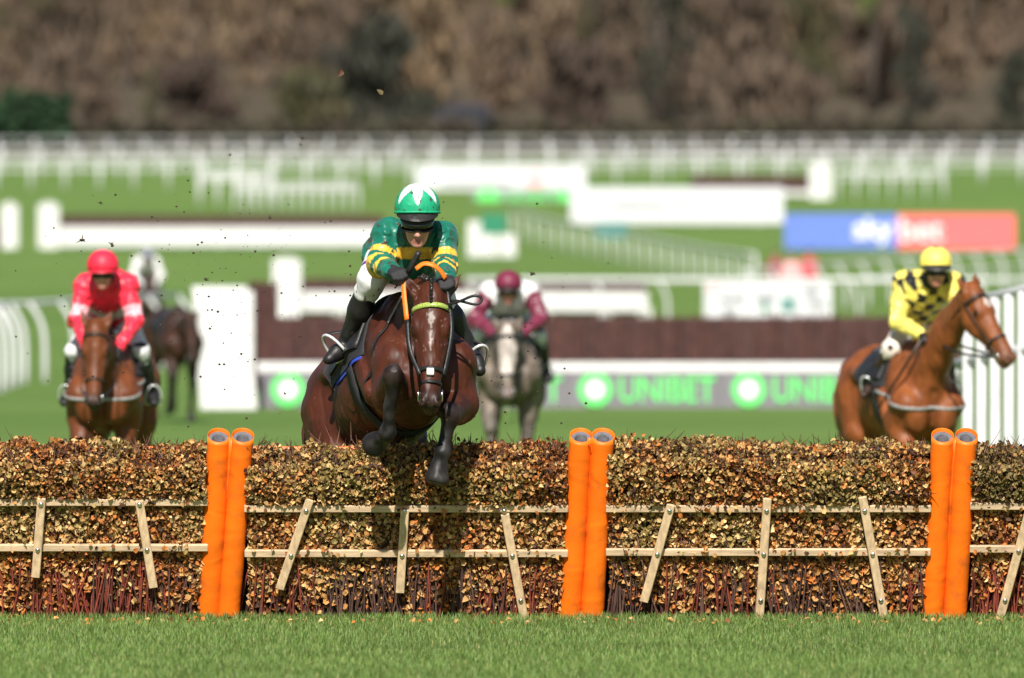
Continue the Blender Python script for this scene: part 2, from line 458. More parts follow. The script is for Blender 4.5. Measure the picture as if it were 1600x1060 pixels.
def build_ground():
    ys = np.concatenate([np.arange(-400, 0, 50), np.arange(0, 200, 5), np.arange(200, 1200, 10), np.arange(1200, 8001, 200)])
    xs = np.concatenate([np.linspace(-3000, -120, 14), np.linspace(-100, 100, 41), np.linspace(120, 3000, 14)])
    V = [(x, y, gz(max(y, 0))) for y in ys for x in xs]
    nx = len(xs)
    Fc = np.array([(j * nx + i, j * nx + i + 1, (j + 1) * nx + i + 1, (j + 1) * nx + i) for j in range(len(ys) - 1) for i in range(nx - 1)])
    m = bpy.data.materials.new('turf'); m.use_nodes = True
    nt = m.node_tree; N = nt.nodes; Lk = nt.links; b = N['Principled BSDF']
    b.inputs['Roughness'].default_value = .85; b.inputs['Specular IOR Level'].default_value = .2
    geo = N.new('ShaderNodeNewGeometry')
    n1 = N.new('ShaderNodeTexNoise'); n1.inputs['Scale'].default_value = .05; n1.inputs['Detail'].default_value = 4
    n2 = N.new('ShaderNodeTexNoise'); n2.inputs['Scale'].default_value = 1.3; n2.inputs['Detail'].default_value = 8
    n3 = N.new('ShaderNodeTexNoise'); n3.inputs['Scale'].default_value = 60; n3.inputs['Detail'].default_value = 4
    for q in (n1, n2, n3): Lk.new(geo.outputs['Position'], q.inputs['Vector'])
    r = N.new('ShaderNodeValToRGB')
    r.color_ramp.elements[0].position = .35; r.color_ramp.elements[0].color = (.105, .192, .036, 1)
    r.color_ramp.elements[1].position = .68; r.color_ramp.elements[1].color = (.158, .250, .058, 1)
    mm = N.new('ShaderNodeMath'); mm.operation = 'ADD'
    m1 = N.new('ShaderNodeMath'); m1.operation = 'MULTIPLY'; m1.inputs[1].default_value = .55
    m2 = N.new('ShaderNodeMath'); m2.operation = 'MULTIPLY'; m2.inputs[1].default_value = .45
    Lk.new(n1.outputs[0], m1.inputs[0]); Lk.new(n2.outputs[0], m2.inputs[0])
    Lk.new(m1.outputs[0], mm.inputs[0]); Lk.new(m2.outputs[0], mm.inputs[1]); Lk.new(mm.outputs[0], r.inputs[0])
    # far pasture under the wood is rougher, darker grass
    sp = N.new('ShaderNodeSeparateXYZ'); Lk.new(geo.outputs['Position'], sp.inputs[0])
    mr = N.new('ShaderNodeMapRange'); mr.inputs[1].default_value = 735; mr.inputs[2].default_value = 765
    Lk.new(sp.outputs[1], mr.inputs[0])
    mx = N.new('ShaderNodeMix'); mx.data_type = 'RGBA'; Lk.new(mr.outputs[0], mx.inputs[0])
    Lk.new(r.outputs[0], mx.inputs[6]); mx.inputs[7].default_value = (.085, .068, .045, 1)
    Lk.new(mx.outputs[2], b.inputs['Base Color'])
    bp = N.new('ShaderNodeBump'); bp.inputs['Strength'].default_value = .8; bp.inputs['Distance'].default_value = .04
    Lk.new(n3.outputs[0], bp.inputs['Height']); Lk.new(bp.outputs[0], b.inputs['Normal'])
    MT['turf'] = m
    o = part('ground', mesh('ground', V, Fc, True), 'turf')
    tag(o, 'mown green racecourse turf rising gently to the wood', kind='structure')


build_ground()

# ------------------------------------------------------------------ background: wood, rails, fences, boards
def leaf_cloud(n, ctrs, rads, size, cols, seed, streak=False):
    """n small crossed faces spread through ellipsoid clumps; darker and lighter leaf colours by clump"""
    r = np.random.default_rng(seed); ctrs = np.array(ctrs, float); rads = np.array(rads, float)
    k = r.integers(0, len(ctrs), n); u = r.normal(size=(n, 3)); u /= np.linalg.norm(u, axis=1)[:, None]
    p = ctrs[k] + u * rads[k] * (r.random((n, 1)) ** .45)
    a = r.normal(size=(n, 3)); a /= np.linalg.norm(a, axis=1)[:, None]
    b = np.cross(a, r.normal(size=(n, 3))); b /= np.linalg.norm(b, axis=1)[:, None]
    s = size * (.6 + .8 * r.random((n, 1)))
    if streak:
        a[:, 2] = np.abs(a[:, 2]) + 1.2; a /= np.linalg.norm(a, axis=1)[:, None]; b = np.cross(a, r.normal(size=(n, 3))); b /= np.linalg.norm(b, axis=1)[:, None]; s = s * 1.6
    V = np.stack([p - a * s, p - b * s * (.22 if streak else .6), p + a * s, p + b * s * (.22 if streak else .6)], 1).reshape(-1, 3)
    cc = np.array(cols, float); ck = cc[(k * 7 + seed) % len(cc)] * (.88 + .24 * r.random((n, 1)))
    return V, np.arange(4 * n).reshape(-1, 4), np.repeat(ck, 4, 0)


def tree_data(h, w, cols, seed, n=420, low=.25, size=None, streak=False):
    r = random.Random(seed); ct = []; rd = []
    for i in range(11):
        t = low + (1 - low) * (i + .5) / 11
        rr = w * .5 * math.sqrt(max(.15, 1 - (2 * (t - low) / (1 - low) - .85) ** 2 * .7)) * .75
        a = r.random() * 6.28; q = r.random() * rr * .9
        ct.append((q * cos(a), q * sin(a), h * t)); rd.append((w * .22, w * .22, h * .13))
    limbs = []
    for i in range(6):
        c = ct[r.randrange(len(ct))]; z0 = h * low * (.5 + .6 * r.random())
        limbs.append(((0, 0, z0), (c[0] * .5, c[1] * .5, (z0 + c[2]) * .55), c))
    return leaf_cloud(n, ct, rd, size or w * .075, cols, seed, streak), limbs


def tree(name, label, px, d, h, w, cols, seed, group=None, cat='tree', low=.25, n=1100):
    b = ground_at(px, d)
    t = thing(name, label, cat, Matrix.Translation(b), group)
    (V, Fc, C), limbs = tree_data(h, w, cols, seed, n, low, w * .05, True)
    part('crown', mesh('crown', V, Fc, False, C), 'foliage', t)
    mb = MB(); mb.tube([(0, 0, -.3), (.1, 0, h * .3), (0, .1, h * .8)], [h * .022 + .08, h * .018 + .05, .04], 7)
    for l in limbs: mb.tube(l, [h * .01 + .04, h * .007 + .03, .02], 5)
    mb.build('trunk', 'trunk', t)
    return t


BROWN = [(.235, .165, .108), (.205, .148, .10), (.255, .185, .118), (.22, .155, .11)]
MAUVE = [(.19, .138, .098), (.17, .125, .088), (.20, .148, .104)]
OLIVE = [(.115, .11, .05), (.135, .12, .06), (.10, .10, .05)]
DARK = [(.062, .066, .046), (.072, .070, .052), (.066, .072, .048)]
TAN = [(.31, .22, .13), (.28, .20, .12), (.255, .185, .112)]
LIME = [(.16, .24, .03), (.13, .20, .03)]
PURP = [(.115, .080, .062), (.10, .072, .054), (.125, .088, .066)]

def build_wood():
    r = random.Random(5); Vs, Fs, Cs = [], [], []; nv = 0; tr = MB()
    pal = [BROWN, MAUVE, TAN, BROWN, OLIVE, BROWN, MAUVE, TAN]
    for row, (d, dx, h0) in enumerate(((840, 95, 8), (880, 80, 11), (930, 80, 12), (990, 75, 12), (1060, 70, 13), (1150, 70, 14), (1250, 70, 15))):
        px = -260 + r.random() * 60
        while px < 1880:
            h = h0 * (.8 + .5 * r.random()); w = h * (.7 + .4 * r.random()); b = ground_at(px, d + r.uniform(-14, 14))
            (V, Fc, C), limbs = tree_data(h, w, pal[r.randrange(len(pal))], r.randrange(9999), 640, .03, w * .045, True)
            Vs.append(V + b); Fs.append(Fc + nv); Cs.append(C); nv += len(V)
            tr.tube([b, b + np.array((.1, 0, h * .6))], [.28, .1], 5, cap=False)
            px += dx * (.6 + .8 * r.random())
    o = part('woodland', mesh('woodland', np.concatenate(Vs), np.concatenate(Fs), False, np.concatenate(Cs)), 'foliage')
    tag(o, 'out of focus brown winter wood covering the far hillside', 'woodland', kind='stuff')
    t = tr.build('tree_trunks', 'trunk', o, kind='stuff')
build_wood()
for a in (('fir_tree', 'dark green narrow evergreen tree rising above the long white banner', 1030, 812, 15.5, 5.2, DARK, 3, 'tree', .05),
          ('fir_tree', 'smaller dark evergreen tree at the right, below the lime green tree', 1425, 800, 8.0, 4.5, DARK, 4, 'tree', .05),
          ('leafy_tree', 'bright lime green tree high up at the right of the wood', 1362, 826, 16, 3.6, LIME, 5, 'tree', .45),
          ('bush', 'broad dark bush above the green capped rider', 590, 800, 7.2, 9.5, DARK, 6, 'bush', .05),
          ('bush', 'purple brown bare bush at the left of the wood edge', 312, 795, 5.0, 7.4, PURP, 7, 'bush', .02),
          ('bush', 'olive green bush beside the purple bush', 237, 792, 4.6, 2.0, OLIVE, 8, 'bush', .02),
          ('bush', 'dark brown bush next to the clipped green hedge', 150, 800, 4.6, 5.0, MAUVE, 9, 'bush', .02),
          ('bush', 'dark purple bush just left of the narrow evergreen', 905, 800, 5.6, 9.0, PURP, 10, 'bush', .02),
          ('leafy_tree', 'green ivy covered tree near the top left of the narrow evergreen', 920, 830, 11, 2.4, OLIVE, 11, 'tree', .4),
          ('leafy_tree', 'green tree at the top centre behind the flying leaf', 795, 836, 12.0, 3.0, LIME, 12, 'tree', .62),
          ('bush', 'low dark bush at the far right edge of the wood', 1580, 800, 5.2, 4.6, DARK, 13, 'bush', .02),
          ('bush', 'wide dark brown bush under the tan trees at the right', 1220, 800, 4.4, 11.0, MAUVE, 14, 'bush', .02),
          ('bush', 'grey green bush at the foot of the wood left of centre', 470, 796, 4.2, 7.5, OLIVE, 15, 'bush', .02),
          ('bush', 'small round dark green bush near the top left of the wood', 300, 850, 11.5, 4.2, DARK, 16, 'bush', .6)):
    tree(a[0], a[1], a[2], a[3], a[4], a[5], a[6], a[7], 'trees and bushes along the wood edge', a[8], a[9])


def clipped_hedge():
    d = 772; a = ground_at(-60, d); b = ground_at(108, d); h = 3.6
    ct = []; rd = []
    for i in range(16): ct.append(a + (b - a) * (i + .5) / 16 + np.array((0, 0, h * .5))); rd.append((.5, .9, h * .55))
    V, Fc, C = leaf_cloud(900, ct, rd, .4, [(.03, .075, .03), (.035, .085, .035)], 77)
    o = part('hedge', mesh('hedge', V, Fc, False, C), 'foliage')
    tag(o, 'dark green clipped hedge at the left edge below the wood', 'hedge')
    V, Fc, C = leaf_cloud(5200, [ground_at(-150 + 66 * i, 775) + np.array((0, 0, .8)) for i in range(30)], [(1.6, 1.0, 1.2)] * 30, .35, [(.10, .088, .055), (.11, .09, .06), (.09, .082, .05)], 78)
    o = part('hedgerow', mesh('hedgerow', V, Fc, False, C), 'foliage')
    tag(o, 'long low dark hedgerow along the foot of the wood', 'hedge')
clipped_hedge()


def van():
    b = ground_at(725, 782); t = thing('van', 'dark blue vehicle parked at the foot of the wood', 'van', Matrix.Translation(b))
    mb = MB(); mb.box((0, 0, 1.25), (1.9, .85, .75), bev=.15); mb.box((.1, 0, 2.15), (1.5, .8, .35), bev=.25); mb.build('body', 'blue_paint', t, False)
    for x in (-1.2, 1.2):
        for y in (-.8, .8): MB().tube([(x, y - .1, .35), (x, y + .1, .35)], .35, 14).build('wheel', 'rubber', t)
    for x in (-.75, .7): MB().box((x, -.86, 1.95), (.55, .02, .25), bev=.01).build('window', 'glass', t, False)
van()


GOOSE = None
def rail(name, label, pts, height, step_px, goose=True, rails=(1.0,), r=.05, group='white running rails', post_r=.045):
    """white running rail on the ground; pts = (px, d); posts of their own, a horizontal rail on top"""
    global GOOSE
    t = thing(name, label, 'rail', Matrix.Translation(ground_at(*pts[0])), group)
    o0 = ground_at(*pts[0]); P = []
    for (p0, d0), (p1, d1) in zip(pts, pts[1:]):
        n = max(2, int(abs(p1 - p0) / step_px))
        for i in range(n): P.append(ground_at(p0 + (p1 - p0) * i / n, d0 + (d1 - d0) * i / n))
    P.append(ground_at(*pts[-1]))
    off = -.30 if goose else 0
    mb = MB()
    if goose: mb.tube(curve([(0, 0, -.2), (0, 0, height * .45), (-.06, 0, height * .75), (off * .75, 0, height * .96), (off, 0, height)], 9), post_r, 7)
    else: mb.tube([(0, 0, -.2), (0, 0, height)], post_r, 7)
    pm = mb.mesh('post'); pm.materials.append(MT['white_plastic'])
    for p in P: part('post', pm, None, t, M=Matrix.Translation(p - o0))
    for f in rails:
        MB().tube([p - o0 + np.array((off * (1 if f > .9 else .3), 0, height * f)) for p in P], r, 7).build('rail', 'white_plastic', t)
    return t


def board(mb, px0, px1, py0, py1, d, th=.05):
    a = at(px0, py1, d); b = at(px1, py0, d)
    mb.box(((a[0] + b[0]) / 2, d, (a[2] + b[2]) / 2), (abs(b[0] - a[0]) / 2, th / 2, abs(b[2] - a[2]) / 2), bev=.008)
    return mb


def lettering(txt, px, py, d, hpx, m, parent, wpx=None, bold=.0):
    cu = bpy.data.curves.new('lettering', 'FONT'); cu.body = txt; cu.align_x = 'CENTER'; cu.align_y = 'CENTER'
    cu.size = 1; cu.extrude = .004; cu.offset = bold
    o = bpy.data.objects.new('tmp', cu); col.objects.link(o)
    dg = bpy.context.evaluated_depsgraph_get(); me = bpy.data.meshes.new_from_object(o.evaluated_get(dg))
    bpy.data.objects.remove(o); me.name = 'lettering'
    v = np.array([q.co[:] for q in me.vertices]); h = v[:, 1].max() - v[:, 1].min(); w = v[:, 0].max() - v[:, 0].min()
    sc = hpx * d / FPX / h; sx = wpx * d / FPX / w if wpx else sc
    p = at(px, py, d)
    v2 = np.stack([(v[:, 0] - (v[:, 0].max() + v[:, 0].min()) / 2) * sx + p[0], p[1] - v[:, 2] * 1.0, (v[:, 1] - (v[:, 1].max() + v[:, 1].min()) / 2) * sc + p[2]], 1)
    me.vertices.foreach_set('co', v2.astype(np.float32).ravel()); me.materials.clear()
    return part('lettering', me, m, parent)


def disc(px, py, d, rpx, m, parent, name='logo'):
    p = at(px, py, d); r = rpx * d / FPX
    return MB().tube([p, p + np.array((0, -.01, 0))], r, 28).build(name, m, parent, False)


def birch_mass(name, px0, px1, d, z0, z1, depth, parent, dens=60, seed=1):
    """packed upright birch: a dark core with bristling stems on its face and top"""
    r = np.random.default_rng(seed); mb = MB(); x0 = (px0 - 800) * d / FPX; x1 = (px1 - 800) * d / FPX
    mb.box(((x0 + x1) / 2, d + depth / 2, (z0 + z1) / 2 - .03), ((x1 - x0) / 2, depth / 2 - .03, (z1 - z0) / 2), bev=.04, colr=(.06, .026, .022))
    for i in range(int((x1 - x0) * dens)):
        x = r.uniform(x0, x1); y = d + (r.random() < .4) * r.uniform(0, depth); zt = z1 + r.normal(0, .03); c = .6 + .9 * r.random()
        mb.tube([(x, y - .01, z0 + r.random() * .2), (x + r.normal(0, .04), y + r.normal(0, .02), zt)], [.018, .007], 4, False, (.085 * c, .036 * c, .030 * c))
    return mb.build(name, 'birch', parent, False, kind='stuff', colr=True)


def fences():
    # nearest chase fence with the sponsor's boards
    d = 185.0
    t = thing('chase_fence', 'nearest brown birch steeplechase fence with grey and green sponsor boards', 'fence')
    birch_mass('birch', 404, 1500, d, .45, 1.40, .9, t, 60, 1)
    birch_mass('birch', 388, 430, d + .25, .3, 1.92, .6, t, 90, 2)
    board(MB(), 402, 1500, 566, 583, d - .30, .08).build('take_off_board', 'white_paint', t, False)
    for k in range(5):
        x0 = 405 + 240 * k; x1 = min(x0 + 239, 1500)
        p = board(MB(), x0, x1, 584, 639, d - .42, .05).build('sponsor_board', 'banner_grey', t, False)
        disc(x0 + 45, 609, d - .46, 27, 'green_print', p)
        disc(x0 + 45, 609, d - .475, 15, 'white_print', p)
        if k < 4: lettering('UNIBET', x0 + 158, 609, d - .46, 40, 'green_print', p, 150, .012)
    t2 = thing('fence_wing', 'tall white board wing at the left end of the nearest chase fence', 'fence wing')
    p0, p1, p2, p3 = at(313, 640, 183), at(402, 640, 183), at(386, 447, 183), at(300, 447, 183)
    V = [p + np.array((0, y, 0)) for y in (-.04, .04) for p in (p0, p1, p2, p3)]
    mb = MB(); mb.add(V, [(0, 1, 2, 3), (7, 6, 5, 4), (0, 4, 5, 1), (1, 5, 6, 2), (2, 6, 7, 3), (3, 7, 4, 0)]); mb.build('panel', 'white_paint', t2, False)
    for px in (318, 392): board(MB(), px - 5, px + 5, 455, 641, 183.2, .08).build('post', 'white_paint', t2, False)
    # second chase fence
    d = 338.0
    t = thing('chase_fence', 'second birch fence further back with white guard rail', 'fence')
    birch_mass('birch', 470, 1010, d, gz(d) + .25, gz(d) + 1.28, .9, t, 30, 3)
    board(MB(), 468, 1012, 456, 487, d - .4, .08).build('guard_rail', 'white_paint', t, False)
    for px in (445, 533, 640, 745, 850, 945, 1008): board(MB(), px - 10, px + 10, 480, 512, d - .3, .1).build('leg', 'white_paint', t, False)
    t2 = thing('fence_wing', 'white square wing post at the left end of the second fence', 'fence wing')
    board(MB(), 426, 470, 405, 511, d - .8, .3).build('panel', 'white_paint', t2, False)
    board(MB(), 436, 460, 402, 405, d - .8, .34).build('cap', 'white_paint', t2, False)
    # third, on the rise at the left
    d = 480.0
    t = thing('chase_fence', 'distant birch fence at the left with long white take-off board', 'fence')
    birch_mass('birch', 93, 600, d, gz(d) + .2, gz(d) + 1.30, .9, t, 14, 4)
    board(MB(), 93, 600, 355, 385, d - .4, .08).build('take_off_board', 'white_paint', t, False)
    for k in range(9): board(MB(), 104 + 58 * k, 116 + 58 * k, 380, 391, d - .3, .1).build('leg', 'white_paint', t, False)
    for (a, b, lab) in ((60, 92, 'white wing post at the left end of the distant left fence'), (2, 28, 'white post at the extreme left edge beside a dark fence end')):
        w = thing('fence_wing', lab, 'fence wing')
        board(MB(), a, b, 320, 391, d - .6, .25).build('panel', 'white_paint', w, False)
        board(MB(), a + 8, b - 8, 316, 320, d - .6, .3).build('cap', 'white_paint', w, False)
    t = thing('chase_fence', 'dark birch fence end cut off by the left edge', 'fence')
    birch_mass('birch', -140, 4, d, gz(d) + .05, gz(d) + .95, .9, t, 14, 5)
    # fourth, far right
    d = 560.0
    t = thing('chase_fence', 'far dark birch fence above the plain white banner', 'fence')
    birch_mass('birch', 1080, 1266, d, at(0, 306, d)[2], at(0, 274, d)[2], .9, t, 12, 6)
    board(MB(), 1080, 1266, 298, 306, d - .4, .08).build('take_off_board', 'white_paint', t, False)
    w = thing('fence_wing', 'white wing post at the right end of the far dark fence', 'fence wing')
    board(MB(), 1265, 1299, 256, 316, d - .6, .25).build('panel', 'white_paint', w, False)
    board(MB(), 1273, 1291, 252, 256, d - .6, .3).build('cap', 'white_paint', w, False)


fences()


def sign(name, label, px0, px1, py0, py1, d, m, posts=3):
    t = thing(name, label, 'banner', None, 'advertising banners on the course')
    p = board(MB(), px0, px1, py0, py1, d, .06).build('panel', m, t, False)
    zb = gz(d) - .1
    for i in range(posts):
        px = px0 + (px1 - px0) * (i + .5) / posts; x = (px - 800) * d / FPX; zt = at(0, py0 + 3, d)[2]
        MB().box((x, d + .1, (zb + zt) / 2), (.04, .04, (zt - zb) / 2)).build('post', 'white_paint', t, False)
    return t, p


t, p = sign('banner', 'plain white banner with faint grey line, right of the green capped rider', 891, 1224, 293, 350, 508, 'banner_white', 4)
for (a, b, m) in ((955, 1040, 'grey_print'), (1055, 1075, 'grey_print'), (1085, 1150, 'pink_print')):
    board(MB(), a, b, 318, 325, 507.95, .02).build('printed_line', m, p, False)
t, p = sign('banner', 'blue and red sponsor banner behind the yellow rider', 1226, 1402, 335, 389, 478, 'banner_blue', 2)
lettering('sky', 1365, 362, 477.9, 44, 'white_print', p, 62, .03)
q = board(MB(), 1402.5, 1586, 335, 389, 478, .06).build('panel', 'banner_red', t, False)
lettering('bet', 1440, 359, 477.9, 36, 'white_print', q, 68, .01)
t, p = sign('banner', 'far white banner with a small pink dot, behind the green cap', 650, 916, 258, 301, 590, 'banner_white', 3)
disc(836, 281, 589.9, 14, 'pink_print', p)
board(MB(), 690, 800, 284, 290, 589.95, .02).build('printed_line', 'grey_print', p, False)
t, p = sign('banner', 'far grey and green sponsor banner under the white one', 738, 892, 297, 331, 555, 'banner_grey', 2)
disc(762, 313, 554.9, 18, 'green_print', p); disc(890, 313, 554.9, 18, 'green_print', p)
lettering('UNIBET', 828, 313, 554.9, 24, 'green_print', p, 92, .012)
t, p = sign('banner', 'mottled white banner on the rail, left of the yellow rider', 1100, 1300, 442, 497, 334, 'banner_white', 3)
for (a, b, y0, y1, m) in ((1108, 1122, 445, 458, 'pink_print'), (1125, 1165, 462, 472, 'grey_print'), (1130, 1150, 480, 492, 'grey_print'), (1180, 1212, 460, 471, 'grey_print'), (1190, 1200, 474, 488, 'green_board'), (1222, 1246, 466, 486, 'teal_board'), (1256, 1280, 450, 462, 'grey_print'), (1262, 1290, 470, 480, 'grey_print')):
    board(MB(), a, b, y0, y1, 333.95, .02).build('printed_patch', m, p, False)


def rails():
    rail('running_rail', 'curved post running rail behind the red rider at the left', [(-40, 214), (70, 216), (300, 238)], 1.36, 44)
    rail('running_rail', 'crowded running rail posts at the extreme left edge', [(-60, 184), (40, 214)], 1.36, 12)
    rail('running_rail', 'curved post running rail crossing in front of the second fence', [(745, 326), (1640, 326)], 1.30, 95, r=.07)
    rail('running_rail', 'running rail climbing to the right behind the yellow rider', [(1180, 350), (1640, 402)], 1.35, 34, rails=(1.0, .62))
    rail('running_rail', 'diagonal white post rail receding left in the middle distance', [(1180, 395), (800, 490)], 1.25, 17, False, (1.0,), group='white running rails')
    rail('running_rail', 'nearest of the far white rails along the rise', [(-60, 588), (640, 600)], 1.45, 52, False, (1.0, .7), .035, post_r=.075)
    rail('running_rail', 'far right white rail above the blue and red banner', [(900, 610), (1660, 625)], 1.45, 62, False, (1.0, .7), .035, post_r=.075)
    rail('running_rail', 'middle one of the far white rails below the wood', [(-60, 660), (1660, 672)], 1.5, 60, False, (1.0, .65), .035, post_r=.07)
    rail('running_rail', 'topmost far white rail directly below the wood', [(-60, 735), (1660, 738)], 1.5, 56, False, (1.0, .65), .03, post_r=.06)
    rail('running_rail', 'low triple bar rail between the far rails', [(-60, 640), (1660, 646)], 1.3, 120, False, (1.0, .7, .4), .03, post_r=.05)
    rail('crowd_barrier', 'white barrier standing left of the green rider, on the rise', [(312, 545), (425, 545)], 1.4, 28, False, (1.0, .85), .07, 'white barriers', .08)
    rail('crowd_barrier', 'second white barrier overlapping the first, nearer the green rider', [(368, 532), (560, 534)], 1.2, 15, False, (1.0, .8), .07, 'white barriers', .05)
    rail('crowd_barrier', 'white barrier at the far right above the red banner', [(1310, 556), (1475, 556)], 1.3, 24, False, (1.0, .8), .05, 'white barriers', .05)
rails()


def bits():
    t = thing('notice_board', 'green and white boards standing beside the diagonal rail', 'board')
    board(MB(), 752, 790, 334, 366, 452, .1).build('panel', 'green_board', t, False)
    for (a, b, y) in ((731, 751, 346), (752, 776, 367), (780, 806, 367)): board(MB(), a, b, y, 402, 451, .2).build('panel', 'white_paint', t, False)
    t = thing('equipment_box', 'teal box standing below the plain white banner', 'box')
    board(MB(), 930, 980, 351, 373, 470, .6).build('box', 'teal_board', t, False)
    board(MB(), 928, 982, 348, 351, 470, .66).build('lid', 'teal_board', t, False)
    # white slatted wing of the hurdle at the right
    d = 97.0; t = thing('hurdle_wing', 'white slatted wing fence at the right edge behind the hurdle', 'fence wing')
    for k in range(15):
        px = 1512 + 21.5 * k; dd = d - .12 * k; yt = 476 - .22 * (px - 1505)
        a = at(px, yt, dd)
        MB().box((a[0], dd, a[2] / 2), (.043, .02, a[2] / 2), bev=.012).build('slat', 'white_plastic', t, False)
    for (dy, h) in ((0, .035), (95, .05), (270, .05)):
        A = at(1498, 474 + dy, d + .12); B = at(1820, 405 + dy, d - 1.7)
        MB().tube([A, B], h, 8).build('rail', 'white_plastic', t)
bits()

# ------------------------------------------------------------------ the hurdle in the foreground
LEAN = radians(17); HD = 69.55
def hp(u, v, w=0.0):
    """hurdle coordinates: u across, v up along the leaning frame, w out towards the landing side"""
    return np.array([u, HD - v * sin(LEAN) - w * cos(LEAN), v * cos(LEAN) - w * sin(LEAN)])
HU, HV, HW = np.array((1, 0, 0.)), np.array((0, -sin(LEAN), cos(LEAN))), np.array((0, -cos(LEAN), -sin(LEAN)))
def ux(px): return (px - 800) * 69.4 / FPX
def vy(py):
    v = .5
    for _ in range(12): v = (CAMZ - (py - HORIZ) * (HD - v * sin(LEAN)) / FPX) / cos(LEAN)
    return v

LEAFCOL = dict(tan=(.52, .295, .105), gold=(.49, .235, .070), orange=(.45, .145, .030), olive=(.27, .195, .062), pale=(.60, .41, .185), brown=(.21, .075, .025), dark=(.075, .034, .018))

def leaves(P, Nr, size, C, r):
    """ovate curled leaves: 7 corners, 6 triangles each"""
    n = len(P); T = r.normal(size=(n, 3)); T[:, 2] -= .55
    T -= Nr * (T * Nr).sum(1)[:, None]; T /= np.linalg.norm(T, axis=1)[:, None] + 1e-9
    S = np.cross(Nr, T); s = size[:, None]; cu = (.10 + .28 * r.random((n, 1))) * s; wd = (.30 + .14 * r.random((n, 1))) * s
    tw = r.normal(0, .12, (n, 1)) * s
    base = P - T * s * .5; tip = P + T * s * .55 - Nr * cu * .9
    l1 = P - T * s * .22 + S * wd + Nr * (cu * .5 + tw); r1 = P - T * s * .22 - S * wd + Nr * (cu * .5 - tw)
    l2 = P + T * s * .18 + S * wd * .78 + Nr * cu * .25; r2 = P + T * s * .18 - S * wd * .78 + Nr * (cu * .25 + tw)
    mid = P - Nr * cu * .25
    V = np.stack([base, r1, r2, tip, l2, l1, mid], 1).reshape(-1, 3)
    f = np.array([(0, 1, 6), (1, 2, 6), (2, 3, 6), (3, 4, 6), (4, 5, 6), (5, 0, 6)])
    Fc = (np.arange(n)[:, None, None] * 7 + f).reshape(-1, 3)
    return V, Fc, np.repeat(C, 7, 0)


def leaf_colours(P, band, r, warm):
    n = len(P); nz = vnoise(P, 4.0, 3) + .5 * vnoise(P, 11.0, 5); x = nz + r.normal(0, .55, n)
    names = ['olive', 'pale', 'tan', 'gold', 'orange', 'brown']
    cuts = {0: (-.30, -.12, .32, .62, .85), 1: (-.55, -.15, .42, .72, 1.0), 2: (-1.1, -.72, -.05, .42, .85)}[band]
    k = np.digitize(x + warm, cuts)
    C = np.array([LEAFCOL[q] for q in names])[k] * (.65 + .80 * r.random((n, 1)))
    dk = r.random(n) < (.17 if band == 0 else .10)
    C[dk] = np.array(LEAFCOL['dark']) * (.6 + .9 * r.random((dk.sum(), 1)))
    return C


